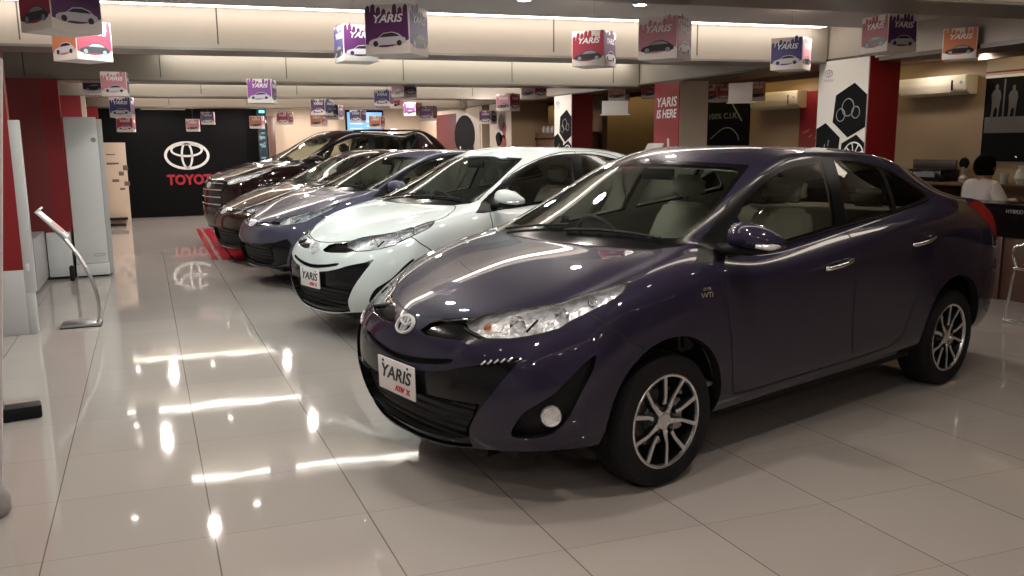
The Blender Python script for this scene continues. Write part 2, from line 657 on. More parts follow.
def sedan_regions():
    S, Fr, Tp = 'side', 'front', 'top'
    yes = lambda c: c.y > .45
    win = lambda c: c.y > .45 and c.z > .94 and c.x < -.1
    Rg = []
    Rg.append((FBUMP, S, [(.1, .1), (.18, .66), (.277, .71), (.321, .744), (.364, .773), (.40, .82), (.45, .86), (.55, .82), (.72, .80), (1.1, .80), (1.1, .0), (.1, .0)], lambda c: c.x > .05, None))
    Rg.append((FBUMP, Fr, [(-.1, .0), (-.1, .80), (.4, .83), (.64, .86), (.72, .84), (.75, .76), (.75, .0)], lambda c: c.x > .36, None))
    Rg.append((RBUMP, S, [(-2.80, .0), (-2.82, .56), (-2.95, .66), (-3.15, .70), (-3.35, .72), (-3.9, .72), (-3.9, .0)], lambda c: c.x < -2.5, None))
    Rg.append((RBUMP, 'rear', [(-.1, .0), (-.1, .72), (.9, .72), (.9, .0)], lambda c: c.x < -3.2, None))
    Rg.append((TRUNK, Tp, [(-2.99, -.1), (-2.99, .40), (-2.96, .50), (-3.02, .53), (-3.2, .545), (-3.9, .55), (-3.9, -.1)], lambda c: c.z > 1.0 and c.x < -2.9, None))
    Rg.append((TRUNK, 'rear', [(-.1, .72), (-.1, 1.3), (.55, 1.3), (.55, .95), (.50, .80), (.45, .72)], lambda c: c.x < -3.2 and c.z < 1.2, None))
    Rg.append((HOOD, Tp, [(.79, -.1), (.768, .0), (.758, .115), (.728, .225), (.688, .343), (.655, .385), (.618, .42), (.57, .52), (.455, .64), (.392, .665), (.328, .69), (.244, .723), (.16, .752), (.10, .757), (.057, .75), (.01, .725), (-.05, .69), (-.10, .64), (-.11, .60), (-.085, .52), (-.035, .305), (-.01, .04), (-.005, -.1)], lambda c: c.z > .7 and c.x > -.3, None))
    Rg.append((FDOOR, S, [(-.33, 1.00), (-.30, .95), (-.295, .855), (-.332, .759), (-.375, .613), (-.408, .466), (-.44, .35), (-.46, .335), (-.52, .33), (-1.0, .335), (-1.455, .34), (-1.425, .42), (-1.395, .55), (-1.375, .68), (-1.365, .85), (-1.365, 1.05), (-1.40, 1.25), (-1.46, 1.436), (-1.3, 1.43), (-1.13, 1.405), (-.98, 1.368), (-.83, 1.32), (-.67, 1.245), (-.53, 1.165), (-.36, 1.07)], yes, None))
    Rg.append((RDOOR, S, [(-1.455, .34), (-1.425, .42), (-1.395, .55), (-1.375, .68), (-1.365, .85), (-1.365, 1.05), (-1.40, 1.25), (-1.46, 1.436), (-1.70, 1.432), (-1.9, 1.405), (-2.1, 1.345), (-2.26, 1.25), (-2.34, 1.185), (-2.28, 1.10), (-2.22, .95), (-2.17, .80), (-2.10, .69), (-2.03, .60), (-1.97, .48), (-1.93, .40), (-1.85, .352)], yes, None))
    dlo = [(-.172, .968), (-.31, 1.045), (-.40, 1.092), (-.48, 1.138), (-.566, 1.186), (-.708, 1.260), (-.863, 1.324), (-1.02, 1.371), (-1.17, 1.401), (-1.34, 1.417), (-1.576, 1.418), (-1.75, 1.402), (-1.957, 1.365), (-2.075, 1.325), (-2.175, 1.275), (-2.25, 1.232), (-2.32, 1.195), (-2.325, 1.175), (-2.26, 1.158), (-2.10, 1.138), (-1.854, 1.108), (-1.632, 1.09), (-1.338, 1.062), (-1.162, 1.045), (-.841, 1.012), (-.529, .984), (-.34, .971), (-.25, .965)]
    Rg.append((DLO, S, dlo, win, None))
    Rg.append((FGL, S, [(-.60, 1.006), (-.60, 1.16), (-.72, 1.235), (-.87, 1.303), (-1.03, 1.350), (-1.18, 1.379), (-1.385, 1.396), (-1.35, 1.25), (-1.315, 1.12), (-1.30, 1.073), (-1.16, 1.058), (-.84, 1.025)], win, None))
    Rg.append((RGL, S, [(-1.40, 1.082), (-1.42, 1.15), (-1.46, 1.27), (-1.50, 1.399), (-1.60, 1.398), (-1.75, 1.383), (-1.90, 1.357), (-1.91, 1.30), (-1.885, 1.2), (-1.86, 1.122), (-1.63, 1.104)], win, None))
    Rg.append((QGL, S, [(-1.90, 1.126), (-1.925, 1.2), (-1.95, 1.30), (-1.955, 1.345), (-2.06, 1.31), (-2.16, 1.262), (-2.24, 1.212), (-2.27, 1.185), (-2.26, 1.172), (-2.1, 1.15)], win, None))
    wsf = lambda c: c.z > 1.0 and c.x > -1.15
    wsp = [(-.005, -.1, 1.02), (-.01, .04, 1.02), (-.035, .305, 1.02), (-.085, .52, 1.02), (-.11, .60, 1.03), (-.215, .675, 1.035), (-.30, .678, 1.06), (-.339, .668, 1.075), (-.492, .63, 1.16), (-.691, .576, 1.268), (-.853, .536, 1.35), (-.91, .51, 1.388), (-.86, .40, 1.396), (-.83, .281, 1.398), (-.81, .0, 1.40), (-.81, -.1, 1.40)]
    Rg.append((WSTRIM, (.85, 0, .53), wsp, wsf, None))
    wi = [(-.11, -.1, 1.05), (-.112, .04, 1.052), (-.135, .305, 1.06), (-.18, .50, 1.065), (-.25, .625, 1.07), (-.30, .645, 1.085), (-.35, .645, 1.10), (-.492, .607, 1.17), (-.691, .553, 1.272), (-.83, .515, 1.34), (-.865, .48, 1.365), (-.83, .38, 1.372), (-.80, .281, 1.375), (-.78, .0, 1.377), (-.78, -.1, 1.377)]
    Rg.append((WS, (.85, 0, .53), wi, wsf, None))
    rwf = lambda c: c.z > 1.1 and c.x < -2.1
    Rg.append((RWTRIM, Tp, [(-2.27, -.1), (-2.27, .2), (-2.30, .40), (-2.37, .475), (-2.6, .505), (-2.84, .53), (-2.93, .48), (-2.97, .40), (-2.99, .2), (-2.99, -.1)], rwf, None))
    Rg.append((RWIN, Tp, [(-2.29, -.1), (-2.29, .2), (-2.32, .38), (-2.38, .45), (-2.6, .48), (-2.82, .505), (-2.90, .46), (-2.94, .39), (-2.96, .2), (-2.96, -.1)], rwf, None))
    Rg.append((HEAD, HEAD_D, HEAD_P, lambda c: c.x > .1 and c.y > .25, None))
    Rg.append((TAIL, (-.5, .86, 0), [(-2.76, .75, 1.11), (-2.95, .71, 1.118), (-3.12, .68, 1.105), (-3.25, .63, 1.09), (-3.36, .50, 1.06), (-3.43, .42, 1.04), (-3.46, .42, .90), (-3.40, .55, .86), (-3.28, .70, .85), (-3.12, .77, .87), (-2.98, .80, .93), (-2.86, .80, 1.02)], lambda c: c.x < -2.65, None))
    Rg.append((WING, Fr, [(.115, .70), (.15, .735), (.20, .757), (.30, .768), (.345, .776), (.33, .75), (.36, .735), (.47, .714), (.40, .698), (.24, .688), (.16, .688)], lambda c: c.x > .5, None))
    Rg.append((SLOT, Fr, [(-.1, .584), (.0, .584), (.12, .590), (.24, .603), (.33, .618), (.37, .622), (.378, .614), (.355, .60), (.247, .579), (.105, .561), (0, .556), (-.1, .556)], lambda c: c.x > .5, None))
    Rg.append((LOWER, Fr, [(-.1, .530), (.0, .530), (.15, .538), (.26, .553), (.36, .575), (.44, .600), (.52, .622), (.60, .640), (.655, .665), (.64, .614), (.60, .54), (.552, .471), (.503, .402), (.46, .338), (.445, .285), (.44, .250), (.365, .236), (.262, .224), (.12, .214), (0, .211), (-.1, .211)], lambda c: c.x > .5, None))
    Rg.append((MESH, Fr, [(-.1, .425), (.0, .425), (.15, .430), (.30, .437), (.42, .446), (.515, .452), (.49, .402), (.446, .338), (.43, .295), (.365, .272), (.262, .262), (.12, .252), (0, .248), (-.1, .248)], lambda c: c.x > .5, None))
    Rg.append((FOGREC, FOG_D, FOG_P, lambda c: c.x > .35 and c.y > .5, None))
    Rg.append((ARCH, S, [(.012 + .362 * math.cos(2 * PI * k / 48), .325 + .362 * math.sin(2 * PI * k / 48)) for k in range(48)], lambda c: c.y > .3 and abs(c.x) < .6, None))
    Rg.append((ARCH, S, [(-2.525 + .365 * math.cos(2 * PI * k / 48), .335 + .362 * math.sin(2 * PI * k / 48)) for k in range(48)], lambda c: c.y > .3 and abs(c.x + 2.55) < .6, None))
    return Rg

# ------------------------------------------------------------------ car materials
def car_paint(name, col, metal=0.15, rough=0.42):
    m = mat(name, col, rough, metal, spec=.04, coat=.9, coat_rough=0.01)
    return m

GLASS_WS = glass_mat('windscreen_glass', (.80, .92, .86), 1.5)
GLASS_SIDE = glass_mat('side_glass', (.66, .68, .60), 1.6)
GLASS_LENS = glass_mat('lamp_lens', (.93, .95, .96), 1.35)
BLACK_TRIM = mat('black_trim', (.004, .004, .005), .15, 0, .35)
BLACK_MATTE = mat('black_plastic', (.007, .007, .008), .6, 0, .25)
DARK_SEAM = mat('panel_gap', (.004, .004, .005), .8)
EMBLEM_M = mat('emblem_silver', (.88, .88, .90), .28, .5)
CHROME = mat('chrome', (.82, .82, .84), .07, 1.0)
REFLECTOR = noise_color(mat('lamp_reflector', (.95, .95, .97), .20, .45), (.62, .62, .65), (1, 1, 1), 26)  # mottled tone stands in for bright and dark reflections of the facets
RUBBER = mat('tyre_rubber', (.009, .009, .010), .7, 0, .25)
RIM_BLACK = mat('rim_black', (.01, .01, .011), .25, .3)
RIM_SILVER = mat('rim_machined', (.74, .74, .75), .24, .9)
DISC_STEEL = mat('brake_disc', (.32, .32, .33), .35, .9)
CALIPER = mat('brake_caliper', (.38, .38, .38), .5, .4)
SEAT_FABRIC = mat('seat_fabric', (.46, .45, .41), .8)
CABIN = mat('cabin_lining', (.42, .40, .36), .8)
DASH = mat('dashboard', (.045, .047, .045), .6)
RED_LENS = mat('tail_lamp_red', (.26, .002, .006), .35, 0, .05, coat=.08)
FRAME_BLACK = mat('frame_black', (.004, .004, .005), .28, 0, .14)
ORANGE_LENS = mat('indicator_orange', (.55, .12, .05), .2)
PLATE_WHITE = mat('plate_white', (.78, .75, .76), .45)
INK_BLACK = mat('ink_black', (.01, .01, .012), .5)
INK_RED = mat('ink_red', (.55, .01, .02), .5)
noise_bump(REFLECTOR, 26, .7, .015)

def ellipse_ring(cx, cz, a, b, w, n=40):
    o, i = [], []
    for k in range(n):
        t = 2 * PI * k / n
        c, s = math.cos(t), math.sin(t)
        o.append((cx + a * c, cz + b * s))
        i.append((cx + (a - w) * c, cz + (b - w) * s))
    return o, i

def add_ring_band(bm, o, i, d0, d1, M):
    n = len(o)
    vs = [[bm.verts.new(M @ Vector((p[0], d, p[1]))) for p in L] for L, d in ((o, d0), (i, d0), (o, d1), (i, d1))]
    for k in range(n):
        j = (k + 1) % n
        bm.faces.new((vs[0][k], vs[0][j], vs[1][j], vs[1][k]))
        bm.faces.new((vs[2][j], vs[2][k], vs[3][k], vs[3][j]))
        bm.faces.new((vs[0][j], vs[0][k], vs[2][k], vs[2][j]))
        bm.faces.new((vs[1][k], vs[1][j], vs[3][j], vs[3][k]))

def emblem(name, w, h, m, parent, M, depth=.006):
    """three ovals: outer ring, upright inner oval, crosswise upper oval; drawn in local x (width), z (height)"""
    bm = bmesh.new()
    lw = w * .058
    o, i = ellipse_ring(0, 0, w / 2, h / 2, lw)
    add_ring_band(bm, o, i, -depth, 0, M)
    o, i = ellipse_ring(0, 0, w * .135, h * .47, lw * .8)
    add_ring_band(bm, o, i, -depth, 0, M)
    o, i = ellipse_ring(0, h * .19, w * .36, h * .245, lw * .8)
    add_ring_band(bm, o, i, -depth, 0, M)
    return from_bm(name, bm, m, parent)

# ------------------------------------------------------------------ wheel
def make_wheel_meshes():
    """outer face towards +y, centred on the hub"""
    Mr = Matrix.Rotation(-PI / 2, 4, 'X')      # z axis -> +y
    res = {}
    bm = bmesh.new()
    prof = [(.205, -.095), (.232, -.10), (.262, -.102), (.285, -.095), (.297, -.078), (.300, -.05), (.3005, -.03), (.296, -.027), (.296, -.021), (.3015, -.018), (.3015, .018), (.296, .021), (.296, .027), (.3005, .03),
            (.300, .05), (.297, .078), (.286, .094), (.262, .100), (.232, .098), (.213, .092), (.205, .085), (.205, -.095)]
    add_lathe(bm, prof, 64, Mr)
    res['tyre'] = bm
    bm = bmesh.new()
    prof = [(.209, .088), (.2115, .094), (.207, .0965), (.199, .094), (.196, .082)]
    add_lathe(bm, prof, 64, Mr)
    res['lip'] = bm
    bm = bmesh.new()
    prof = [(.205, .09), (.197, .084), (.188, .05), (.180, .0), (.183, -.06), (.205, -.09)]
    add_lathe(bm, prof, 48, Mr)
    res['barrel'] = bm
    # ten spokes alternating straight and forked, machined face over a black back
    sp, bk = bmesh.new(), bmesh.new()
    for k in range(10):
        a = 2 * PI * k / 10 + .16
        rot = Mr @ Matrix.Rotation(a, 4, 'Z')
        fork = (k % 2 == 0)
        w0, w1 = (.0135, .0085) if fork else (.0085, .0095)
        r0 = .035 if fork else .075
        sk = .010 if fork else -.006
        outline = [(r0, -w0), (.11, -w1 * .8 + sk), (.201, -w1), (.201, w1), (.11, w1 * .8 + sk), (r0, w0)]
        for bmx, z0, z1, g in ((sp, .074, .0795, 0), (bk, .045, .074, .004)):
            lo = [bmx.verts.new(rot @ Vector((x, y + (g if y > 0 else -g), z0 + (x - .03) * .06))) for x, y in outline]
            hi = [bmx.verts.new(rot @ Vector((x, y + (g if y > 0 else -g), z1 + (x - .03) * .06))) for x, y in outline]
            bmx.faces.new(lo[::-1]); bmx.faces.new(hi)
            for i in range(6):
                bmx.faces.new((lo[i], lo[(i + 1) % 6], hi[(i + 1) % 6], hi[i]))
    res['spoke'] = sp
    add_lathe(bk, [(0, .040), (.075, .042), (.08, .05), (.062, .070), (0, .072)], 32, Mr)
    res['back'] = bk
    bm = bmesh.new()
    add_lathe(bm, [(.038, .068), (.040, .078), (.033, .0815), (.030, .082), (.028, .080), (0, .081)], 28, Mr)
    res['cap'] = bm
    bm = bmesh.new()
    add_lathe(bm, [(.009, .070), (.009, .084), (.005, .087), (0, .087)], 8, Mr @ Matrix.Translation((.054, 0, 0)))
    res['nuts'] = bm
    bm = bmesh.new()
    add_lathe(bm, [(.06, .0), (.128, .0), (.130, .004), (.130, .018), (.128, .022), (.07, .022), (.06, .03), (0, .03)], 40, Mr)
    res['disc'] = bm
    out = {}
    for k, b in res.items():
        bmesh.ops.recalc_face_normals(b, faces=b.faces[:])
        me = bpy.data.meshes.new(k)
        b.to_mesh(me); b.free()
        for p in me.polygons: p.use_smooth = True
        me.set_sharp_from_angle(angle=R(30))
        out[k] = me
    bm = bmesh.new()
    add_box(bm, -.155, -.075, .0, .05, -.075, .065)
    bmesh.ops.bevel(bm, geom=bm.edges[:], offset=.012, segments=2, affect='EDGES')
    me = bpy.data.meshes.new('caliper'); bm.to_mesh(me); bm.free()
    out['caliper'] = me
    for k, mm in (('tyre', RUBBER), ('lip', RIM_SILVER), ('barrel', RIM_BLACK), ('spoke', RIM_SILVER), ('back', RIM_BLACK), ('cap', RIM_SILVER), ('nuts', RIM_SILVER), ('disc', DISC_STEEL), ('caliper', CALIPER)):
        out[k].materials.append(mm)
    return out
WHEEL = make_wheel_meshes()

def add_wheel(car, x, y, scale=1.0, spin=0.0, steer=0.0):
    w = bpy.data.objects.new('wheel', None)
    COL.objects.link(w)
    w.parent = car
    w.location = (x, y, .300 * scale)
    w.rotation_euler = (0, 0, (0 if y > 0 else PI) + steer)
    w.scale = (scale,) * 3
    for k, nm in (('tyre', 'tyre'), ('lip', 'rim_lip'), ('barrel', 'rim_barrel'), ('spoke', 'rim_spokes'), ('back', 'rim_back'), ('cap', 'hub_cap'), ('disc', 'brake_disc'), ('caliper', 'brake_caliper')):
        o = bpy.data.objects.new(nm, WHEEL[k])
        COL.objects.link(o)
        o.parent = w
        if k not in ('disc', 'caliper'):
            o.rotation_euler = (0, spin, 0)
    for k in range(5):
        o = bpy.data.objects.new('wheel_nut', WHEEL['nuts'])
        COL.objects.link(o)
        o.parent = w
        o.rotation_euler = (0, spin + 2 * PI * k / 5 + .3, 0)
    return w

# ------------------------------------------------------------------ car interior
def loft_box(name, rows, m, parent, smooth=True, bevel=.03):
    """rows of rectangles (cx, cy, cz, half width y, half thickness along t, tilt dir)"""
    bm = bmesh.new()
    rings = []
    for (c, hw, ht, t) in rows:
        c = Vector(c); t = Vector(t).normalized() * ht
        y = Vector((0, hw, 0))
        rings.append([bm.verts.new(c + a * y + b * t) for a, b in ((-1, -1), (1, -1), (1, 1), (-1, 1))])
    for a, b in zip(rings[:-1], rings[1:]):
        for k in range(4):
            bm.faces.new((a[k], a[(k + 1) % 4], b[(k + 1) % 4], b[k]))
    bm.faces.new(rings[0][::-1]); bm.faces.new(rings[-1])
    if bevel:
        bmesh.ops.bevel(bm, geom=bm.edges[:], offset=bevel, segments=3, affect='EDGES', clamp_overlap=True)
    return from_bm(name, bm, m, parent, smooth=True)

def make_interior(car, W, detail=True):
    w = lambda x, y, z: Vector(W(x, y, z))
    for y in (.36, -.36):
        s = loft_box('front_seat', [(w(-1.22, y, .60), .22, .06, (.15, 0, 1)), (w(-1.36, y, .85), .225, .07, (1, 0, .25)), (w(-1.44, y, 1.06), .20, .055, (1, 0, .2)), (w(-1.455, y, 1.13), .15, .045, (1, 0, .2))], SEAT_FABRIC, car)
        loft_box('seat_cushion', [(w(-1.28, y, .52), .24, .07, (0, 0, 1)), (w(-.78, y, .57), .24, .07, (0, 0, 1))], SEAT_FABRIC, s)
        loft_box('headrest', [(w(-1.475, y, 1.16), .10, .04, (1, 0, .1)), (w(-1.47, y, 1.23), .13, .055, (1, 0, .1)), (w(-1.465, y, 1.30), .11, .045, (1, 0, .1))], SEAT_FABRIC, s)
    s = loft_box('rear_seat', [(w(-2.1, 0, .62), .60, .06, (.15, 0, 1)), (w(-2.26, 0, .9), .60, .07, (1, 0, .25)), (w(-2.34, 0, 1.07), .57, .05, (1, 0, .2))], SEAT_FABRIC, car)
    loft_box('seat_cushion', [(w(-2.2, 0, .52), .62, .08, (0, 0, 1)), (w(-1.72, 0, .54), .62, .08, (0, 0, 1))], SEAT_FABRIC, s)
    for y in (.34, -.34):
        loft_box('headrest', [(w(-2.37, y, 1.09), .12, .04, (1, 0, .1)), (w(-2.37, y, 1.2), .11, .04, (1, 0, .1))], SEAT_FABRIC, s)
    d = loft_box('dashboard', [(w(-.30, 0, .55), .72, .10, (1, 0, 0)), (w(-.42, 0, .85), .71, .24, (1, 0, 0)), (w(-.34, 0, .965), .68, .26, (1, 0, .08)), (w(-.33, 0, .99), .64, .18, (1, 0, .08))], DASH, car)
    loft_box('centre_console', [(w(-.6, 0, .45), .10, .2, (1, 0, 0)), (w(-.62, 0, .78), .11, .13, (1, 0, 0))], DASH, d, bevel=.02)
    # steering wheel on the car's right-hand side
    c = w(-.72, -.36, .93)
    rot = Matrix.Translation(c) @ Matrix.Rotation(R(-62), 4, 'Y')
    bm = bmesh.new()
    add_tube(bm, [rot @ Vector((.175 * math.cos(2 * PI * k / 28), .175 * math.sin(2 * PI * k / 28), 0)) for k in range(28)], .014, 8, True)
    for a in (R(0), R(90), R(-90)):
        add_tube(bm, [rot @ Vector((0, 0, -.01)), rot @ Vector((.17 * math.cos(a + PI), .17 * math.sin(a + PI), 0))], .014, 6)
    add_lathe(bm, [(0, .01), (.05, .008), (.06, -.02), (0, -.03)], 16, rot)
    from_bm('steering_wheel', bm, DASH, car, smooth=True)
    # interior mirror
    c = w(-.80, 0, 1.33)
    box('rear_view_mirror', c.x - .015, c.x + .015, -.11, .11, c.z - .03, c.z + .03, BLACK_MATTE, car, .01)

def frame_from(n, up=Vector((0, 0, 1))):
    """matrix whose local -y... local y points along -n (depth), local z is up, local x is to the viewer's right when looking at the face"""
    n = Vector(n).normalized()
    y = -n
    x = y.cross(up).normalized()
    z = x.cross(y).normalized()
    return Matrix((x, y, z)).transposed().to_4x4()

def make_mirror(car, paint, W, sgn):
    P = lambda x, y, z: Vector(W(x, y, z)) * 1.0
    def q(x, y, z):
        v = P(x, y, z); return Vector((v.x, v.y * sgn, v.z))
    # shell: lofted rounded sections from the inner to the outer end; wide forward-facing bulge, flat glass face behind
    secs = [(.845, -.40, 1.082, .058, .050), (.853, -.397, 1.084, .072, .062), (.92, -.39, 1.088, .075, .064), (.98, -.40, 1.080, .070, .060), (1.03, -.42, 1.070, .056, .045), (1.065, -.45, 1.060, .028, .022)]
    bm = bmesh.new()
    rings = []
    n = 14
    for (y, x, z, a, b) in secs:
        rg = []
        for k in range(n):
            t = 2 * PI * k / n
            cx, cz = math.cos(t), math.sin(t)
            dx = a * (cx if cx > 0 else cx * .55)
            dz = b * math.copysign(abs(cz) ** .75, cz) * (1 if cz > 0 else .8)
            rg.append(bm.verts.new(q(x + dx, y, z + dz)))
        rings.append(rg)
    for a, b in zip(rings[:-1], rings[1:]):
        for k in range(n):
            bm.faces.new((a[k], a[(k + 1) % n], b[(k + 1) % n], b[k]))
    bm.faces.new(rings[0]); bm.faces.new(rings[-1][::-1])
    root = from_bm('door_mirror', bm, paint, car, smooth=True)
    # lower black shroud and arm
    bm = bmesh.new()
    add_tube(bm, [q(-.40, .75, 1.015), q(-.40, .80, 1.02), q(-.395, .86, 1.03), q(-.40, .93, 1.03), q(-.42, 1.0, 1.03)], [.03, .028, .03, .028, .015], 10)
    from_bm('mirror_arm', bm, BLACK_MATTE, root, smooth=True)
    bm = bmesh.new()
    add_tube(bm, [q(-.345, .99, 1.055), q(-.368, 1.02, 1.052), q(-.39, 1.042, 1.052), q(-.43, 1.058, 1.055)], [.010, .014, .015, .008], 8)
    from_bm('mirror_indicator', bm, REFLECTOR, root, smooth=True)
    pts = []
    bm = bmesh.new()
    vs = [bm.verts.new(q(-.449 - .035 * 0, .93 + .085 * math.cos(t), 1.082 + .055 * math.sin(t))) for t in [2 * PI * k / 20 for k in range(20)]]
    bm.faces.new(vs)
    from_bm('mirror_glass', bm, CHROME, root)
    return root

def body_point(bv, o, d):
    r = bv.ray_cast(Vector(o), Vector(d).normalized())
    return r[0], r[1]

def make_car(kind, loc, rz, paint, label, group=None, level=3, warp=None, regions=None, plate=None, badge_text=True, wheel_scale=1.0, wheels_x=(0, -2.55), track=.728, steer=0.0, extra=None, opts={}, inv=None):
    IW = inv if inv else (lambda x, y, z: (x, y, z))
    W = warp if warp else (lambda x, y, z: (x, y, z))
    bm = body_surface(sedan_cage(), SEDAN_CREASE, warp=warp, level=level)
    rl = bm.faces.layers.int.new('reg')
    bm.normal_update()
    for reg, d, pts, filt, _ in (regions or sedan_regions()):
        if warp:
            if isinstance(d, str):
                if d == 'side': pts = [(W(p[0], .83, p[1])[0], W(p[0], .83, p[1])[2]) for p in pts]
                elif d in ('front', 'rear'):
                    xr = .8 if d == 'front' else -3.4
                    pts = [(W(xr, p[0], p[1])[1], W(xr, p[0], p[1])[2]) for p in pts]
                else: pts = [(W(p[0], p[1], 1.0)[0], W(p[0], p[1], 1.0)[1]) for p in pts]
            else:
                pts = [W(*p) for p in pts]
            f0 = filt
            filt = (lambda c, f0=f0: f0(Vector(IW(c.x, c.y, c.z))))
        cut_region(bm, pts, d, reg, filt, rl)
    # arches
    arch_edges = []
    for e in bm.edges:
        if len(e.link_faces) == 2 and (e.link_faces[0][rl] == ARCH) != (e.link_faces[1][rl] == ARCH):
            arch_edges.append((e.verts[0].co.copy(), e.verts[1].co.copy()))
    bmesh.ops.delete(bm, geom=[f for f in bm.faces if f[rl] == ARCH], context='FACES')
    bm.verts.index_update(); bm.faces.index_update()
    bm.normal_update()
    bv = BVHTree.FromBMesh(bm)
    car = empty('car', (loc[0], loc[1], 0), rz, label, 'car', group)
    region_mesh('body_shell', bm, rl, {SHELL}, 0, paint, car)
    region_mesh('hood', bm, rl, {HOOD}, 0, paint, car)
    region_mesh('front_bumper', bm, rl, {FBUMP}, 0, paint, car)
    region_mesh('rear_bumper', bm, rl, {RBUMP}, 0, paint, car)
    region_mesh('trunk_lid', bm, rl, {TRUNK}, 0, paint, car)
    region_mesh('windscreen_border', bm, rl, {WSTRIM}, 0, BLACK_TRIM, car)
    region_mesh('windscreen', bm, rl, {WS}, 0, GLASS_WS, car)
    region_mesh('rear_window_border', bm, rl, {RWTRIM}, 0, BLACK_TRIM, car)
    region_mesh('rear_window', bm, rl, {RWIN}, 0, GLASS_SIDE, car)
    region_mesh('slot_grille', bm, rl, {SLOT}, 0, BLACK_MATTE, car, recess=((1, 0, 0), .03))
    lg = region_mesh('lower_grille', bm, rl, {LOWER}, 0, BLACK_TRIM, car, recess=((1, 0, 0), .012))
    region_mesh('grille_mesh', bm, rl, {MESH}, 0, GRILLE_MESH, lg, recess=((1, 0, 0), .05))
    for s in (1, -1):
        fd = region_mesh('front_door', bm, rl, {FDOOR}, s, paint, car)
        rd = region_mesh('rear_door', bm, rl, {RDOOR}, s, paint, car)
        region_mesh('window_frame', bm, rl, {DLO}, s, FRAME_BLACK, car)
        region_mesh('side_window', bm, rl, {FGL}, s, GLASS_SIDE, fd)
        region_mesh('side_window', bm, rl, {RGL}, s, GLASS_SIDE, rd)
        region_mesh('quarter_window', bm, rl, {QGL}, s, GLASS_SIDE, rd)
        # headlight: clear lens, chrome housing behind it
        hl = region_mesh('headlight', bm, rl, {HEAD}, s, GLASS_LENS, car)
        if hl:
            dd = Vector(HEAD_D).normalized()
            dd2 = (dd.x, dd.y * s, dd.z)
            region_mesh('headlight_housing', bm, rl, {HEAD}, s, REFLECTOR, hl, recess=(dd2, .055) if s > 0 else (dd, .055))
        tl = region_mesh('tail_light', bm, rl, {TAIL}, s, RED_LENS, car)
        region_mesh('grille_wing', bm, rl, {WING}, s, BLACK_TRIM, car, recess=((1, 0, 0), .018))
        fr = region_mesh('fog_light_recess', bm, rl, {FOGREC}, s, BLACK_MATTE, car, recess=(FOG_D, .045))
        # door handles
        for (hx, hz), dr in (((-1.19, .888), fd), ((-2.03, .943), rd)):
            hx, _, hz = W(hx, .86, hz)
            p, n = body_point(bv, (hx, 1.5, hz), (0, -1, 0))
            if p is None: continue
            y0 = p.y
            b2 = bmesh.new()
            pts = [Vector((hx + .115, (y0 + .004) * s, hz - .014)), Vector((hx + .095, (y0 + .022) * s, hz - .012)), Vector((hx, (y0 + .035) * s, hz)), Vector((hx - .095, (y0 + .022) * s, hz + .012)), Vector((hx - .115, (y0 + .004) * s, hz + .014))]
            pts = [Vector(q) for q in spline(pts, 4)]
            add_tube(b2, pts, .0115, 8)
            from_bm('door_handle', b2, CHROME, dr, smooth=True)
            o = lathe('handle_cup', [(0, -.006), (.035, -.004), (.045, .001), (.047, .003)], BLACK_TRIM, dr, 20, Matrix.Translation((hx, (y0 - .001) * s, hz)) @ Matrix.Rotation(-PI / 2 * s, 4, 'X') @ Matrix.Diagonal((1.5, .55, 1, 1)))
        mr = make_mirror(car, paint, W, s)
        if s < 0 and opts.get('fold', True):
            hv = Vector(W(-.42, -.80, 1.0))
            mr.matrix_local = Matrix.Translation(hv + Vector((-.12, .03, -.03))) @ Matrix.Rotation(R(-86), 4, 'Z') @ Matrix.Translation(-hv)
        # belt strip under the side windows
        pts = []
        for k in range(30):
            x = -.42 - (2.27 - .42) * k / 29
            zb = np.interp(-x, [.34, .529, .841, 1.162, 1.338, 1.632, 1.854, 2.10, 2.26, 2.34], [.985, .99, 1.012, 1.045, 1.062, 1.09, 1.108, 1.138, 1.158, 1.185]) - .004
            x2, _, z2 = W(x, .83, float(zb))
            p, n = body_point(bv, (x2, 1.5, z2), (0, -1, 0))
            if p is not None: pts.append(Vector((p.x, (p.y + .002) * s, p.z)))
        if len(pts) > 4:
            tube('belt_moulding', pts, .0055, BLACK_TRIM, car, 6)
        # fog lamp
        p, n = body_point(bv, Vector(W(.606, .753, .421)) + Vector(FOG_D) * .5, -Vector(FOG_D))
        if p is not None and opts.get('fog', True) and fr:
            fn = Vector((n.x * .8 + .2, n.y * s, 0)).normalized()
            pos = Vector((p.x, p.y * s, p.z)) - Vector((FOG_D[0], FOG_D[1] * s, 0)) * .030
            Mx = Matrix.Translation(pos) @ fn.to_track_quat('Z', 'Y').to_matrix().to_4x4()
            lathe('fog_light', [(.042, -.02), (.042, .012), (.038, .018), (.033, .016), (.031, .010), (.02, .014), (0, .016)], REFLECTOR, fr, 24, Mx)
    seam_ribbons('panel_gaps', bm, rl, PAINT | {HEAD, TAIL}, .0085, DARK_SEAM, car)
    # arch lips and wheel wells
    xm = (wheels_x[0] + wheels_x[1]) / 2
    for s in (1, -1):
        for fr_ in (True, False):
            V, F, ix = [], [], {}
            def vi(p, dy):
                k = (round(p.x, 5), round(p.y, 5), round(p.z, 5), dy)
                if k not in ix:
                    ix[k] = len(V); V.append((p.x, (p.y - dy) * s, p.z))
                return ix[k]
            for a, b in arch_edges:
                if a.z < .1 or (a.x > xm) != fr_: continue
                F.append((vi(a, 0), vi(b, 0), vi(b, .05), vi(a, .05)))
            if F: pydata('arch_lip', V, F, BLACK_MATTE, car)
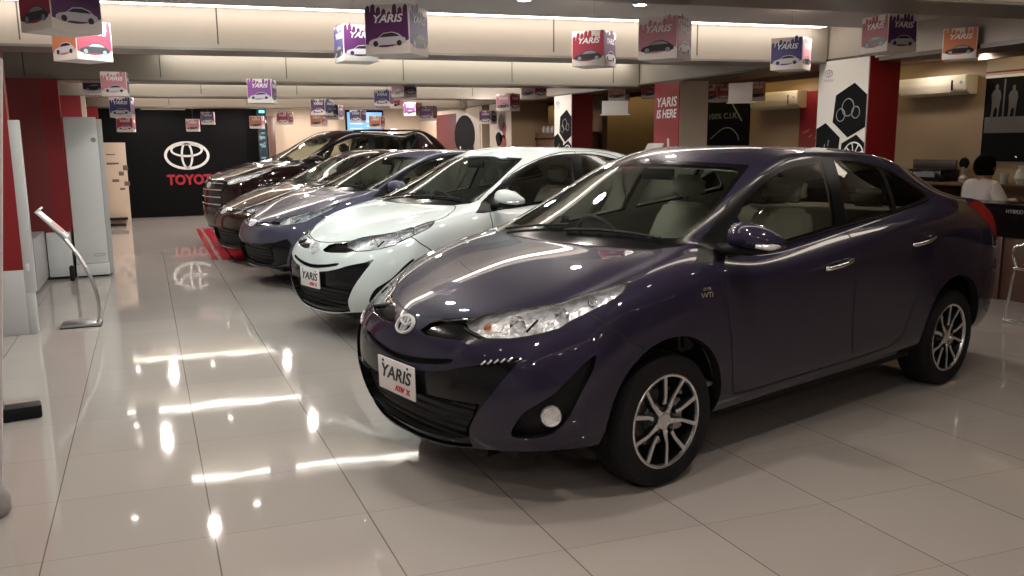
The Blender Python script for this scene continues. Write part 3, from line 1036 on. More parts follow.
    for cx in wheels_x:
        for s in (1, -1):
            b2 = bmesh.new()
            rr = .385 * wheel_scale
            prof = [(rr, .03), (rr, -.42), (0, -.42)]
            N = 28
            ring = [[b2.verts.new((cx + (rr if j < 2 else 0) * math.cos(PI * k / N), (.76 if j == 0 else .40) * s, .32 * wheel_scale + (rr if j < 2 else 0) * math.sin(PI * k / N))) for k in range(N + 1)] for j in range(2)]
            for k in range(N):
                b2.faces.new((ring[0][k], ring[0][k + 1], ring[1][k + 1], ring[1][k]))
            b2.faces.new(ring[1])
            from_bm('wheel_well', b2, BLACK_MATTE, car, smooth=False)
            add_wheel(car, cx, track * s, wheel_scale, spin=.2 * s + cx, steer=steer if cx > -.5 else 0)
    # underbody
    b2 = bmesh.new()
    x0, x1 = W(-3.3, 0, 0)[0], W(.66, 0, 0)[0]
    add_box(b2, x0, x1, -.40, .40, .17 + opts.get('clear', 0), .30 + opts.get('clear', 0))
    add_box(b2, wheels_x[1] + .40, wheels_x[0] - .40, -.775, .775, .24 + opts.get('clear', 0), .31 + opts.get('clear', 0))
    add_box(b2, wheels_x[0] + .38, x1, -.62, .62, .22 + opts.get('clear', 0), .30 + opts.get('clear', 0))
    add_box(b2, x0, wheels_x[1] - .40, -.62, .62, .33 + opts.get('clear', 0), .38 + opts.get('clear', 0))
    from_bm('underbody', b2, BLACK_MATTE, car)
    # cabin lining just inside the skin
    region_mesh('cabin_lining', bm, rl, {SHELL, FDOOR, RDOOR, DLO, WSTRIM}, 0, CABIN, car, push=-.022, filt=lambda c: -2.9 < c.x < -.12 and c.z > .36 and not (c.z < 1.08 and c.x > -.28))
    b2 = bmesh.new()
    xa, xb = W(-2.9, 0, 0)[0], W(-.15, 0, 0)[0]
    z0 = W(-1, 0, .40)[2]
    add_box(b2, xa, xb, -.76, .76, z0 - .02, z0)
    z1 = W(-2.6, 0, 1.06)[2]
    add_box(b2, W(-2.92, 0, 0)[0], W(-2.42, 0, 0)[0], -.66, .66, z1 - .02, z1)
    z2 = W(-.3, 0, .97)[2]
    add_box(b2, W(-.32, 0, 0)[0], W(-.10, 0, 0)[0], -.66, .66, z2 - .3, z2)
    from_bm('cabin_floor', b2, CABIN, car)
    make_interior(car, W)
    # wipers resting on the glass
    for (xa, ya, xb, yb) in ((-.115, .02, -.20, .58), (-.10, -.46, -.16, .0)):
        pts = []
        for k in range(9):
            t = k / 8
            X0 = W(xa + (xb - xa) * t, 0, 1)[0]; Y0 = ya + (yb - ya) * t
            p, n = body_point(bv, (X0, abs(Y0), 3), (0, 0, -1))
            if p is not None: pts.append(Vector((p.x, Y0, p.z)) + Vector((n.x, 0, n.z)) * .014)
        tube('wiper', pts, .0075, BLACK_MATTE, car, 6)
    # emblem on the nose
    if opts.get('emblem', True):
        ez = W(.8, 0, .705)[2]
        p, n = body_point(bv, (3, 0.001, ez), (-1, 0, 0))
        nn = Vector((n.x, 0, n.z)).normalized()
        Mx = Matrix.Translation(Vector((p.x, 0, p.z)) + nn * .004) @ frame_from(nn)
        em = emblem('front_emblem', .135, .095, EMBLEM_M, car, Mx @ Matrix.Translation((0, .0, 0)), .012)
    if plate:
        (cy, cz, w, h) = plate['pos']
        p, n = body_point(bv, (3, max(.001, abs(cy)), cz), (-1, 0, 0))
        Mx = Matrix.Translation((p.x + .012, cy, cz)) @ Matrix.Rotation(R(plate.get('yaw', 0)), 4, 'Z') @ frame_from((1, 0, -.02))
        pl = box('number_plate', -w / 2, w / 2, -.004, .004, -h / 2, h / 2, PLATE_WHITE, car, .002, Mx)
        Mt = Mx @ Matrix.Translation((0, -.0052, 0)) @ Matrix.Rotation(PI / 2, 4, 'X')
        text_mesh('plate_lettering', 'YARIS', .085, INK_BLACK, pl, Mt @ Matrix.Translation((-.005, .012, 0)), shear=.25, bold=.0012, width=w * .82)
        text_mesh('plate_caption', 'ATIV  X', .032, INK_RED, pl, Mt @ Matrix.Translation((.055, -.048, 0)), shear=.1, bold=.002, width=w * .42)
        b2 = bmesh.new()
        for sx in (-.34, .34):
            add_lathe(b2, [(0, .0), (.006, .0), (.006, .003), (0, .004)], 10, Mx @ Matrix.Translation((sx * w, -.004, h * .40)) @ Matrix.Rotation(PI / 2, 4, 'X'))
        from_bm('plate_screws', b2, INK_BLACK, pl)
    if extra:
        extra(car, bv, W, bm)
    bm.free()
    return car
GRILLE_MESH = mat('grille_mesh', (.008, .008, .009), .6)
def _gm():
    nt = GRILLE_MESH.node_tree
    b = nt.nodes['Principled BSDF']
    tc = nt.nodes.new('ShaderNodeTexCoord')
    mp = nt.nodes.new('ShaderNodeMapping')
    mp.inputs['Scale'].default_value = (1, 1, 1)
    w = nt.nodes.new('ShaderNodeTexWave')
    w.bands_direction = 'Z'
    w.inputs['Scale'].default_value = 9
    bp = nt.nodes.new('ShaderNodeBump')
    bp.inputs['Strength'].default_value = .9
    bp.inputs['Distance'].default_value = .015
    nt.links.new(tc.outputs['Object'], w.inputs['Vector'])
    nt.links.new(w.outputs['Fac'], bp.inputs['Height'])
    nt.links.new(bp.outputs['Normal'], b.inputs['Normal'])
_gm()

def sedan_extra(drl=True, side_badge=True, orange=True):
    def fn(car, bv, W, bm):
        def onb(px, py, pz, d):
            d = Vector(d).normalized()
            c = Vector(W(px, py, pz))
            return body_point(bv, c + d * .6, -d)
        for s in (1, -1):
            # chrome strip on the upper grille edge
            pts = []
            for (y, z) in ((.15, .742), (.20, .756), (.26, .764), (.32, .772), (.36, .779)):
                p, n = onb(.75, y, z - .006, (1, 0, 0))
                if p: pts.append(Vector((p.x + .001, p.y * s, p.z)))
            if len(pts) > 2: tube('chrome_strip', pts, .0045, CHROME, car, 6)
            # bright bars of the daytime light
            if drl:
                b2 = bmesh.new()
                for k in range(5):
                    t = k / 4
                    y, z = .515 + .115 * t, .630 + .022 * t
                    p, n = onb(.75, y, z - .008, (1, .3, 0)); 
                    p2, n2 = onb(.75, y + .016, z + .008, (1, .3, 0))
                    if p and p2:
                        add_tube(b2, [Vector((p.x + .004, p.y * s, p.z)), Vector((p2.x + .004, p2.y * s, p2.z))], .0042, 6)
                from_bm('daytime_light', b2, REFLECTOR, car, smooth=True)
            # lamp innards: reflector bowls and an orange indicator
            hls = [c for c in car.children if c.name.startswith('headlight') and not c.name.startswith('headlight_h')]
            hl = hls[0] if s > 0 else hls[-1]
            for (x, y, z, r, mm, nm, dx) in ((.60, .54, .765, .040, CHROME, 'lamp_bowl', .03), (.47, .665, .805, .034, CHROME, 'lamp_bowl', .03), (.685, .43, .745, .014, ORANGE_LENS, 'indicator_bulb', .022), (.36, .725, .86, .022, CHROME, 'lamp_bowl', .025)):
                p, n = onb(x, y, z, HEAD_D)
                if not p or (nm == 'indicator_bulb' and not orange): continue
                dv = Vector((1, .25 * s, 0)).normalized()
                base = Vector((p.x, p.y * s, p.z)) - Vector((HEAD_D[0], HEAD_D[1] * s, HEAD_D[2])).normalized() * (dx + .012)
                Mx = Matrix.Translation(base) @ dv.to_track_quat('Z', 'Y').to_matrix().to_4x4()
                if mm is CHROME:
                    lathe(nm, [(0, -.02), (r * .6, -.012), (r * .92, .006), (r, .012), (r * 1.08, .010)], mm, hl, 20, Mx)
                    lathe('bulb', [(0, .0), (r * .35, -.004), (r * .35, -.018)], PLATE_WHITE, hl, 12, Mx)
                else:
                    lathe(nm, [(0, .012), (r * .7, .008), (r, -.004), (r, -.015)], mm, hl, 16, Mx)
            # divider between the lamp chambers
            p, n = onb(.555, .61, .79, HEAD_D); p2, n2 = onb(.60, .60, .745, HEAD_D)
            if p and p2:
                hv = Vector((HEAD_D[0], HEAD_D[1] * s, HEAD_D[2])).normalized() * .012
                tube('lamp_divider', [Vector((p.x, p.y * s, p.z)) - hv, Vector((p2.x, p2.y * s, p2.z)) - hv], .005, BLACK_TRIM, hl, 6)
        if side_badge:
            p, n = onb(-.19, .86, .852, (0, 1, 0))
            if p:
                Mt = Matrix.Translation((p.x, p.y + .0015, p.z - .012)) @ frame_from((n.x, n.y, 0)) @ Matrix.Rotation(PI / 2, 4, 'X')
                bd = text_mesh('side_badge', 'VVTi', .038, CHROME, car, Mt, bold=.001)
                text_mesh('side_badge_caption', 'DUAL', .020, CHROME, bd, Mt @ Matrix.Translation((0, .030, 0)), bold=.0005)
    return fn

# ------------------------------------------------------------------ pixel -> point on a plane of the room
_CM = cam.matrix_world.copy()
def at(px, py, axis, val):
    d = _CM.to_3x3() @ Vector(((px - 512) / 837.27, -(py - 288) / 837.27, -1))
    o = _CM.translation
    k = (val - o[axis]) / d[axis]
    return o + d * k

def at_depth(px, py, depth):
    d = _CM.to_3x3() @ Vector(((px - 512) / 837.27, -(py - 288) / 837.27, -1))
    return _CM.translation + d * depth

# ------------------------------------------------------------------ room materials
def floor_material():
    m = mat('floor_tile', (.36, .33, .315), .045, 0, .5)
    nt = m.node_tree
    N, Lk = nt.nodes, nt.links
    b = N['Principled BSDF']
    g = N.new('ShaderNodeNewGeometry')
    sp = N.new('ShaderNodeSeparateXYZ')
    Lk.new(g.outputs['Position'], sp.inputs[0])
    def mth(op, a, c):
        q = N.new('ShaderNodeMath'); q.operation = op
        for i, v in enumerate((a, c)):
            if v is None: continue
            if isinstance(v, (int, float)): q.inputs[i].default_value = v
            else: Lk.new(v, q.inputs[i])
        return q.outputs[0]
    u = mth('DIVIDE', mth('SUBTRACT', sp.outputs[0], .142), .595)
    v = mth('DIVIDE', mth('SUBTRACT', mth('ADD', sp.outputs[1], mth('MULTIPLY', sp.outputs[0], .07)), 2.70), .58)
    def line(c, w):
        f = mth('FRACT', c, None)
        a = mth('ABSOLUTE', mth('SUBTRACT', f, .5), None)
        return mth('GREATER_THAN', a, .5 - w)
    ln = mth('MAXIMUM', line(u, .0045), mth('MULTIPLY', line(v, .0030), .55))
    fl = N.new('ShaderNodeCombineXYZ')
    Lk.new(mth('FLOOR', u, None), fl.inputs[0]); Lk.new(mth('FLOOR', v, None), fl.inputs[1])
    wn = N.new('ShaderNodeTexWhiteNoise'); wn.noise_dimensions = '2D'
    Lk.new(fl.outputs[0], wn.inputs['Vector'])
    no = N.new('ShaderNodeTexNoise'); no.inputs['Scale'].default_value = 1.3; no.inputs['Detail'].default_value = 4
    Lk.new(g.outputs['Position'], no.inputs['Vector'])
    mx = N.new('ShaderNodeMix'); mx.data_type = 'RGBA'
    mx.inputs[6].default_value = (.385, .348, .322, 1); mx.inputs[7].default_value = (.425, .388, .360, 1)
    Lk.new(mth('MULTIPLY', mth('ADD', wn.outputs[0], no.outputs[0]), .5), mx.inputs[0])
    m2 = N.new('ShaderNodeMix'); m2.data_type = 'RGBA'
    m2.inputs[7].default_value = (.17, .15, .135, 1)
    Lk.new(ln, m2.inputs[0]); Lk.new(mx.outputs[2], m2.inputs[6])
    Lk.new(m2.outputs[2], b.inputs['Base Color'])
    n2 = N.new('ShaderNodeTexNoise'); n2.inputs['Scale'].default_value = 2.2
    Lk.new(g.outputs['Position'], n2.inputs['Vector'])
    bp = N.new('ShaderNodeBump'); bp.inputs['Strength'].default_value = .05; bp.inputs['Distance'].default_value = .02
    Lk.new(n2.outputs[0], bp.inputs['Height']); Lk.new(bp.outputs[0], b.inputs['Normal'])
    b.inputs['IOR'].default_value = 1.46
    return m
FLOOR_M = floor_material()
FASCIA = mat('fascia_board', (.31, .27, .228), .45)
SOFFIT = mat('soffit_paint', (.40, .37, .355), .6)
RECESS = mat('recess_paint', (.75, .72, .66), .7)
BEIGE = noise_color(mat('beige_wall', (.50, .41, .32), .6), (.48, .39, .30), (.53, .435, .34), 1.2)
OCHRE = noise_color(mat('ochre_wall', (.29, .20, .12), .6), (.275, .19, .11), (.31, .215, .13), 1.0)
RED_WALL = mat('red_panel', (.21, .006, .010), .4)
GREY_PANEL = mat('light_grey_panel', (.47, .46, .46), .4)
GREY_DARK = mat('mid_grey_panel', (.33, .32, .33), .45)
BLACK_WALL = mat('black_board', (.003, .003, .0035), .6, 0, .08)
WHITE_LAM = mat('white_laminate', (.62, .63, .62), .35)
BRUSHED = mat('brushed_steel', (.55, .55, .56), .28, .95)
WOOD_DARK = noise_color(mat('dark_wood', (.09, .04, .02), .4), (.07, .03, .015), (.13, .06, .03), 9)
BROWN_PANEL = mat('brown_panel', (.075, .035, .025), .4)
GAP = mat('joint_gap', (.05, .045, .04), .8)
STRIP_WARM = mat('light_strip_warm', (1, 1, 1), .5, emit=(1.0, .90, .76), es=4.5)
STRIP_REAR = mat('light_strip_rear', (1, 1, 1), .5, emit=(1.0, .92, .82), es=16)
STRIP_BRIGHT = mat('light_strip_bright', (1, 1, 1), .5, emit=(1.0, .92, .83), es=7)
STRIP_COOL = mat('light_strip_cool', (1, 1, 1), .5, emit=(.98, .96, .86), es=6)
DOWN = mat('downlight_lens', (1, 1, 1), .5, emit=(1.0, .95, .86), es=22)
ALCOVE_GLOW = mat('alcove_light', (1, 1, 1), .5, emit=(1.0, .78, .36), es=3.5)

def struct(o):
    o['kind'] = 'structure'
    return o

# ------------------------------------------------------------------ shell
def plane4(name, P, m):
    return struct(pydata(name, P, [(0, 1, 2, 3)], m))
U0, U1, V0, V1, ZC = -2.6, 9.0, -5.0, 20.25, 2.75
struct(box('floor', U0, U1, V0, V1 + .2, -.1, 0, FLOOR_M))
struct(box('wall_back', U0, U1, V1, V1 + .15, 0, ZC, BEIGE))
struct(box('wall_right', U1, U1 + .15, V0, V1, 0, ZC, OCHRE))
struct(box('wall_left', U0 - .15, U0, V0, V1, 0, ZC, GREY_DARK))
struct(box('wall_front', U0, U1, V0 - .15, V0, 0, ZC, mat('far_front_wall', (.10, .085, .08), .5)))
struct(box('ceiling', U0 - .15, U1 + .15, V0 - .15, V1 + .15, ZC, ZC + .1, SOFFIT))

K = -.13                       # the beams run slightly askew to the floor tiles
UB = 6.3                       # edge of the main ceiling
def skew(v0, u):
    return v0 + K * u
def skew_prism(name, v0a, v0b, z0, z1, m, ua=U0, ub=UB):
    vs = []
    for z in (z0, z1):
        for (u, v) in ((ua, v0a), (ub, v0a), (ub, v0b), (ua, v0b)):
            vs.append((u, skew(v, u), z))
    return pydata(name, vs, [(0, 3, 2, 1), (4, 5, 6, 7), (0, 1, 5, 4), (1, 2, 6, 5), (2, 3, 7, 6), (3, 0, 4, 7)], m)
BE = [-2.6, .75, 4.1, 7.45, 10.95, 14.15, 17.75]
ZB, ZS = 2.29, 2.53
for i, v in enumerate(BE):
    struct(skew_prism('trim_%d' % (i + 1), v, v + .42, ZB, ZC, FASCIA))
    # panel joints in the fascia
    bm = bmesh.new()
    for j in range(7):
        u = U0 + .9 + 1.42 * j + (.5 * (i % 2)) + .13 * i
        if u < UB - .1:
            add_box(bm, u, u + .010, skew(v, u) - .003, skew(v, u) + .02, ZB + .03, ZS + .15)
    jo = from_bm('trim_%d' % (i + 100), bm, GAP); jo['kind'] = 'structure'
    # thin slab below, the underside's shade put into its darker colour
    ch = skew_prism('trim_%d' % (i + 110), v - .012, v + .43, ZB - .02, ZB, mat('shaded_underside', (.20, .175, .15), .35, .3)); ch['kind'] = 'structure'
    if i + 1 < len(BE):
        struct(skew_prism('trim_%d' % (i + 20), v + .42, BE[i + 1] - .62, ZS, ZC, SOFFIT))
    # lit slot in front of the fascia: recess and the lamp strip inside it
    strip = skew_prism('strip_light', v - .21, v - .06, 2.60, 2.615, STRIP_COOL if i in (4, 5) else (STRIP_BRIGHT if i == 3 else (STRIP_REAR if i < 2 else STRIP_WARM)), [-1, -1, -1, -1.4, .25, -.75, -.5][i], UB - .15)
    tag(strip, ['', 'linear ceiling light slot', '', 'lit ceiling slot above the nearest visible beige ceiling beam', 'lit ceiling slot above the second ceiling beam from the camera', 'lit ceiling slot above the third ceiling beam from the camera', 'lit ceiling slot above the farthest ceiling beam'][i] or 'linear ceiling light slot behind the camera', 'ceiling light', 'ceiling light slots')
struct(skew_prism('trim_40', BE[-1] + .42, V1 + 3, ZS - .02, ZC, SOFFIT))
# bulkhead along the right of the main ceiling, lower ceiling over the side bays
struct(box('trim_41', UB, UB + .34, V0, 6.02, 2.27, ZC, FASCIA))
struct(box('trim_42', UB + .02, UB + .36, 6.02, V1, 2.31, ZC, FASCIA))
struct(box('trim_45', UB - .01, UB + .37, 6.02, V1, 2.29, 2.31, mat('dark_edge', (.07, .05, .04), .4)))
struct(box('trim_43', UB + .34, U1, V0, V1, 2.46, ZC, mat('side_soffit', (.20, .13, .085), .6)))
struct(box('trim_44', UB - .03, UB + .36, V0, 5.95, 2.235, 2.27, mat('dark_edge', (.07, .05, .04), .4)))

# columns along the side bays, each with a picture face towards the cars
def column_art_hex(p, va, vb):
    """white panel with black hexagons, drawn on the face u = UB (depth towards -u)"""
    return p
COLS = [(6.07, 6.72, 'hex'), (9.14, 9.72, 'yaris'), (12.1, 12.72, 'hex'), (14.52, 15.6, 'pic')]
for i, (va, vb, kind) in enumerate(COLS):
    front = [RED_WALL, BEIGE, RED_WALL, OCHRE][i]
    w = [.38, .43, .37, .75][i]
    struct(box('trim_%d' % (i + 70), UB, UB + w, va, vb, 0, 2.30, front))
struct(box('trim_74', UB, UB + .4, 16.04, V1, 0, 2.30, BEIGE))
# back-wall of the dark opening between the columns
struct(box('trim_75', 7.2, 7.3, 12.72, 14.52, 0, 2.46, WOOD_DARK))

def face_panel(name, va, vb, z0, z1, m, u=UB, t=.012, parent=None):
    return box(name, u - t, u, va, vb, z0, z1, m, parent)

def poly_on_u(name, pts, u, m, parent, t=.002):
    """polygon given as (v, z) lying on the plane u, facing -u"""
    bm = bmesh.new()
    a = [bm.verts.new((u, p[0], p[1])) for p in pts]
    b = [bm.verts.new((u - t, p[0], p[1])) for p in pts]
    bm.faces.new(a); bm.faces.new(b[::-1])
    for i in range(len(pts)):
        bm.faces.new((a[i], b[i], b[(i + 1) % len(pts)], a[(i + 1) % len(pts)]))
    return from_bm(name, bm, m, parent)

M_U = Matrix(((0, 0, -1), (-1, 0, 0), (0, 1, 0))).to_4x4()   # text x -> -v, text y -> z, normal -> -u
def text_on_u(name, body, size, m, parent, u, v, z, **k):
    return text_mesh(name, body, size, m, parent, Matrix.Translation((u, v, z)) @ M_U, **k)
M_V = Matrix(((1, 0, 0), (0, 0, -1), (0, 1, 0))).to_4x4()    # text x -> u, text y -> z, normal -> -v
def text_on_v(name, body, size, m, parent, u, v, z, **k):
    return text_mesh(name, body, size, m, parent, Matrix.Translation((u, v, z)) @ M_V, **k)

PANEL_WHITE = mat('poster_white', (.58, .56, .52), .4)
PRINT_BLACK = mat('print_black', (.006, .006, .007), .75, 0, .08)
PRINT_GREY = mat('print_grey', (.25, .25, .26), .5)
PRINT_WHITE = mat('print_white', (.72, .72, .72), .5)
PRINT_RED = mat('print_red', (.22, .006, .012), .45)

def clip_poly(poly, a, b, axis=0):
    def clip(P, inside_f, inter):
        out = []
        for i in range(len(P)):
            p, q = P[i - 1], P[i]
            if inside_f(q):
                if not inside_f(p): out.append(inter(p, q))
                out.append(q)
            elif inside_f(p): out.append(inter(p, q))
        return out
    def ix(val):
        return lambda p, q: (val, p[1] + (q[1] - p[1]) * (val - p[0]) / (q[0] - p[0])) if axis == 0 else (p[0] + (q[0] - p[0]) * (val - p[1]) / (q[1] - p[1]), val)
    P = clip(poly, lambda p: p[axis] >= a, ix(a))
    return clip(P, lambda p: p[axis] <= b, ix(b)) if P else P

def hex_panel(va, vb, label):
    t = empty('picture_panel', (0, 0, 0), 0, label, 'wall poster', 'hexagon wall panels')
    face_panel('panel', va, vb, .02, 2.288, PANEL_WHITE, parent=t)
    u = UB - .012
    # black hexagon cells; v runs right-to-left in the picture
    vm = (va + vb) / 2
    for k, (cv, cz, r) in enumerate(((va + .19, 1.80, .26), (vb - .10, 1.44, .25), (va + .13, 1.37, .20), (va + .40, .95, .3))):
        P = [(cv + r * .98 * math.cos(a), cz + r * math.sin(a)) for a in [R(90 + 60 * q + 6) for q in range(6)]]
        P = clip_poly(P, va + .004, vb - .004)
        if P and len(P) > 2:
            h = poly_on_u('hexagon_picture', P, u, PRINT_BLACK, t)
            bm = bmesh.new()
            if k == 2:
                for q in range(9):
                    a = 2 * PI * q / 9
                    v2, z2 = cv + .12 * math.cos(a), cz + .12 * math.sin(a)
                    if va + .01 < v2 < vb - .01:
                        add_tube(bm, [(u - .003, max(va + .01, cv), cz), (u - .003, v2, z2)], .006, 5)
                add_tube(bm, [(u - .003, min(max(cv + .125 * math.cos(a), va + .008), vb - .008), cz + .125 * math.sin(a)) for a in [2 * PI * q / 24 for q in range(24)]], .007, 5, True)
            elif k == 0:
                for (ov, oz, rr) in ((.04, .03, .075), (.13, -.04, .055), (-.06, -.02, .05)):
                    add_tube(bm, [(u - .003, min(max(cv + ov + rr * math.cos(a), va + .008), vb - .008), cz + oz + rr * 1.1 * math.sin(a)) for a in [2 * PI * q / 20 for q in range(20)]], .005, 5, True)
            else:
                for q in range(5):
                    v2 = min(max(cv - .12 + .05 * q, va + .02), vb - .02)
                    add_tube(bm, [(u - .003, v2, cz - .10 + .04 * ((q * 3) % 4)), (u - .003, v2 - .01, cz - .04 + .04 * ((q * 3) % 4))], .006, 5)
            from_bm('hexagon_drawing', bm, PRINT_GREY if k != 2 else PRINT_WHITE, h)
    # faint logo at the upper far corner
    Mx = Matrix.Translation((u - .001, vb - .13, 2.17)) @ Matrix.Rotation(-PI / 2, 4, 'Z')
    emblem('printed_emblem', .11, .075, PRINT_GREY, t, Mx, .002)
    text_on_u('printed_caption', 'TOYOTA', .03, PRINT_GREY, t, u - .001, vb - .13, 2.10)
    return t
hex_panel(6.075, 6.715, 'white column panel with large black hexagon pictures, beside the nearest red column face')
hex_panel(12.105, 12.715, 'white column panel with black hexagon pictures, the farther one above the white car roof')

# red poster with slanted white words
t = empty('red_poster', (0, 0, 0), 0, 'tall red poster with slanted white lettering on the second column', 'wall poster')
face_panel('panel', 9.145, 9.715, .02, 2.29, PRINT_RED, parent=t)
text_on_u('lettering', 'YARIS', .17, PRINT_WHITE, t, UB - .014, 9.43, 2.03, shear=.15, bold=.002, width=.46)
text_on_u('lettering', 'IS HERE', .15, PRINT_WHITE, t, UB - .014, 9.43, 1.88, shear=.15, bold=.003, width=.46)
# picture column
t = empty('picture_panel', (0, 0, 0), 0, 'narrow pale column panel with small dark figure print, farthest column', 'wall poster')
face_panel('panel', 14.525, 15.595, .02, 2.29, mat('pale_print', (.50, .43, .36), .45), parent=t)
for k, (v, z, w, h, mm) in enumerate(((15.0, 1.93, .13, .16, WOOD_DARK), (14.86, 1.78, .10, .16, PRINT_RED), (15.12, 1.62, .16, .14, PRINT_BLACK), (14.9, 1.52, .14, .18, PRINT_RED), (15.0, 1.68, .07, .12, PRINT_WHITE))):
    poly_on_u('printed_figure', [(v + w * math.cos(a) * (1 + .15 * math.sin(3 * a)), z + h * math.sin(a)) for a in [2 * PI * q / 14 for q in range(14)]], UB - .012, mm, t, .003)
# head-shaped dark print on the far column wall
t = empty('portrait_poster', (0, 0, 0), 0, 'poster of a dark-haired head on reddish brown, far end of the columns', 'wall poster')
pa, pb = at(482, 130, 0, UB).y, at(437, 130, 0, UB).y
face_panel('panel', pa + .1, pb, 1.0, 2.25, mat('pale_print', (.50, .43, .36), .45), parent=t)
pc = at(457, 130, 0, UB).y
poly_on_u('red_field', [(pc, 1.0), (pb - .01, 1.0), (pb - .01, 2.2), (pc, 2.2)], UB - .012, mat('maroon_print', (.10, .02, .02), .4), t, .002)
cc = at(465, 130, 0, UB)
poly_on_u('head_print', [(cc.y + .62 * math.cos(a), 1.72 + .42 * math.sin(a)) for a in [2 * PI * q / 26 for q in range(26)]], UB - .014, PRINT_BLACK, t, .003)
poly_on_u('neck_print', [(cc.y - .75, 1.0), (cc.y + .5, 1.0), (cc.y + .42, 1.55), (cc.y - .48, 1.6)], UB - .014, PRINT_BLACK, t, .002)
lathe('earring_print', [(0, 0), (.035, 0), (.035, .003), (0, .004)], PRINT_WHITE, t, 12, Matrix.Translation((UB - .019, cc.y + .25, 1.46)) @ Matrix.Rotation(-PI / 2, 4, 'Y'))

# ------------------------------------------------------------------ right wall: posters, air conditioners
def wall_rect(name, px0, px1, y0, y1, m, t=.02, parent=None, u=U1):
    a, b = at(px0, y0, 0, u), at(px1, y1, 0, u)
    c = at((px0 + px1) / 2, y0, 0, u), at((px0 + px1) / 2, y1, 0, u)
    return box(name, u - t, u, b.y, a.y, c[1].z, c[0].z, m, parent), (b.y, a.y, c[1].z, c[0].z)
t = empty('black_poster', (0, 0, 0), 0, 'black wall poster with faint white words and car outline, between column and air conditioner', 'wall poster')
_, (va, vb, za, zb) = wall_rect('panel', 707, 748, 100, 172, PRINT_BLACK, parent=t)
text_on_u('lettering', '100% C.I.R.', .13, PRINT_GREY, t, U1 - .022, (va + vb) / 2 + .1, 1.95, width=.75)
bm = bmesh.new()
vm = (va + vb) / 2
add_tube(bm, [(U1 - .024, p[0], p[1]) for p in spline([(vm + .42, 1.58), (vm + .3, 1.64), (vm + .1, 1.74), (vm - .12, 1.75), (vm - .3, 1.64), (vm - .34, 1.55)], 5)], .007, 6)
from_bm('car_outline', bm, PRINT_GREY, t)
poly_on_u('diagonal_stripe', [(vm - .12, 2.15), (vm - .16, 2.15), (vm - .42, 1.86), (vm - .38, 1.86)], U1 - .02, PRINT_GREY, t, .003)
t = empty('dark_red_poster', (0, 0, 0), 0, 'dark red wall poster speckled with orange strokes, behind the hexagon column', 'wall poster')
_, (va, vb, za, zb) = wall_rect('panel', 802, 826, 91, 172, PRINT_RED, parent=t)
random.seed(4)
for k in range(14):
    v, z = random.uniform(va + .05, vb - .12), random.uniform(1.3, 1.75)
    poly_on_u('stroke_print', [(v, z), (v + .07, z - .03), (v + .08, z - .015), (v + .01, z + .02)], U1 - .02, mat('orange_print', (.55, .12, .05), .5), t, .002)

t = empty('street_poster', (0, 0, 0), 0, 'large dark poster of walking figures under a pale header, right edge', 'wall poster')
pv0, pv1 = at(1034, 120, 0, U1).y - .9, at(985, 120, 0, U1).y
zt, zm, zb_ = at(985, 80, 0, U1).z + .01, 2.20, at(985, 161, 0, U1).z
box('poster_board', U1 - .03, U1, pv0, pv1, zb_, zt, PRINT_BLACK, t)
box('pale_header', U1 - .04, U1, pv0, pv1, zt, 2.46, mat('header_white', (.40, .36, .34), .5), t)
box('red_line', U1 - .043, U1 - .04, pv0, pv1, zt + .055, zt + .075, PRINT_RED, t)
box('white_line', U1 - .045, U1 - .04, pv0, pv1, zt, zt + .03, PRINT_WHITE, t)
box('street_ground', U1 - .033, U1 - .03, pv0 + .02, pv1 - .02, zb_ + .32, zb_ + .50, mat('grey_street_print', (.10, .085, .08), .5), t)
for (px, h) in ((997, 1.0), (1014, .95)):
    c = at(px, 115, 0, U1)
    fg = poly_on_u('walking_figure', [(c.y + x * h * .7, zb_ + .44 + z * h * .68) for x, z in ((-.05, 0), (-.02, .02), (-.035, .2), (0, .26), (.03, .2), (.05, .0), (.085, .0), (.07, .24), (.075, .34), (.09, .46), (.05, .53), (.022, .54), (.03, .60), (0, .635), (-.03, .60), (-.022, .54), (-.06, .52), (-.085, .42), (-.07, .33), (-.06, .2))], U1 - .033, mat('figure_print', (.075, .065, .065), .5), t, .002)
poly_on_u('street_sign_print', [(at(1006, 100, 0, U1).y + x, z) for x, z in ((-.01, zb_ + .45), (.01, zb_ + .45), (.01, zt - .02), (-.01, zt - .02))], U1 - .033, mat('figure_print', (.075, .065, .065), .5), t, .002)
bm = bmesh.new()
for k in range(6):
    v = pv1 - .12 - .33 * k
    add_lathe(bm, [(0, 0), (.012, 0), (.012, .01), (0, .012)], 8, Matrix.Translation((U1 - .03, v, zb_ + .05)) @ Matrix.Rotation(-PI / 2, 4, 'Y'))
from_bm('poster_screws', bm, CHROME, t)

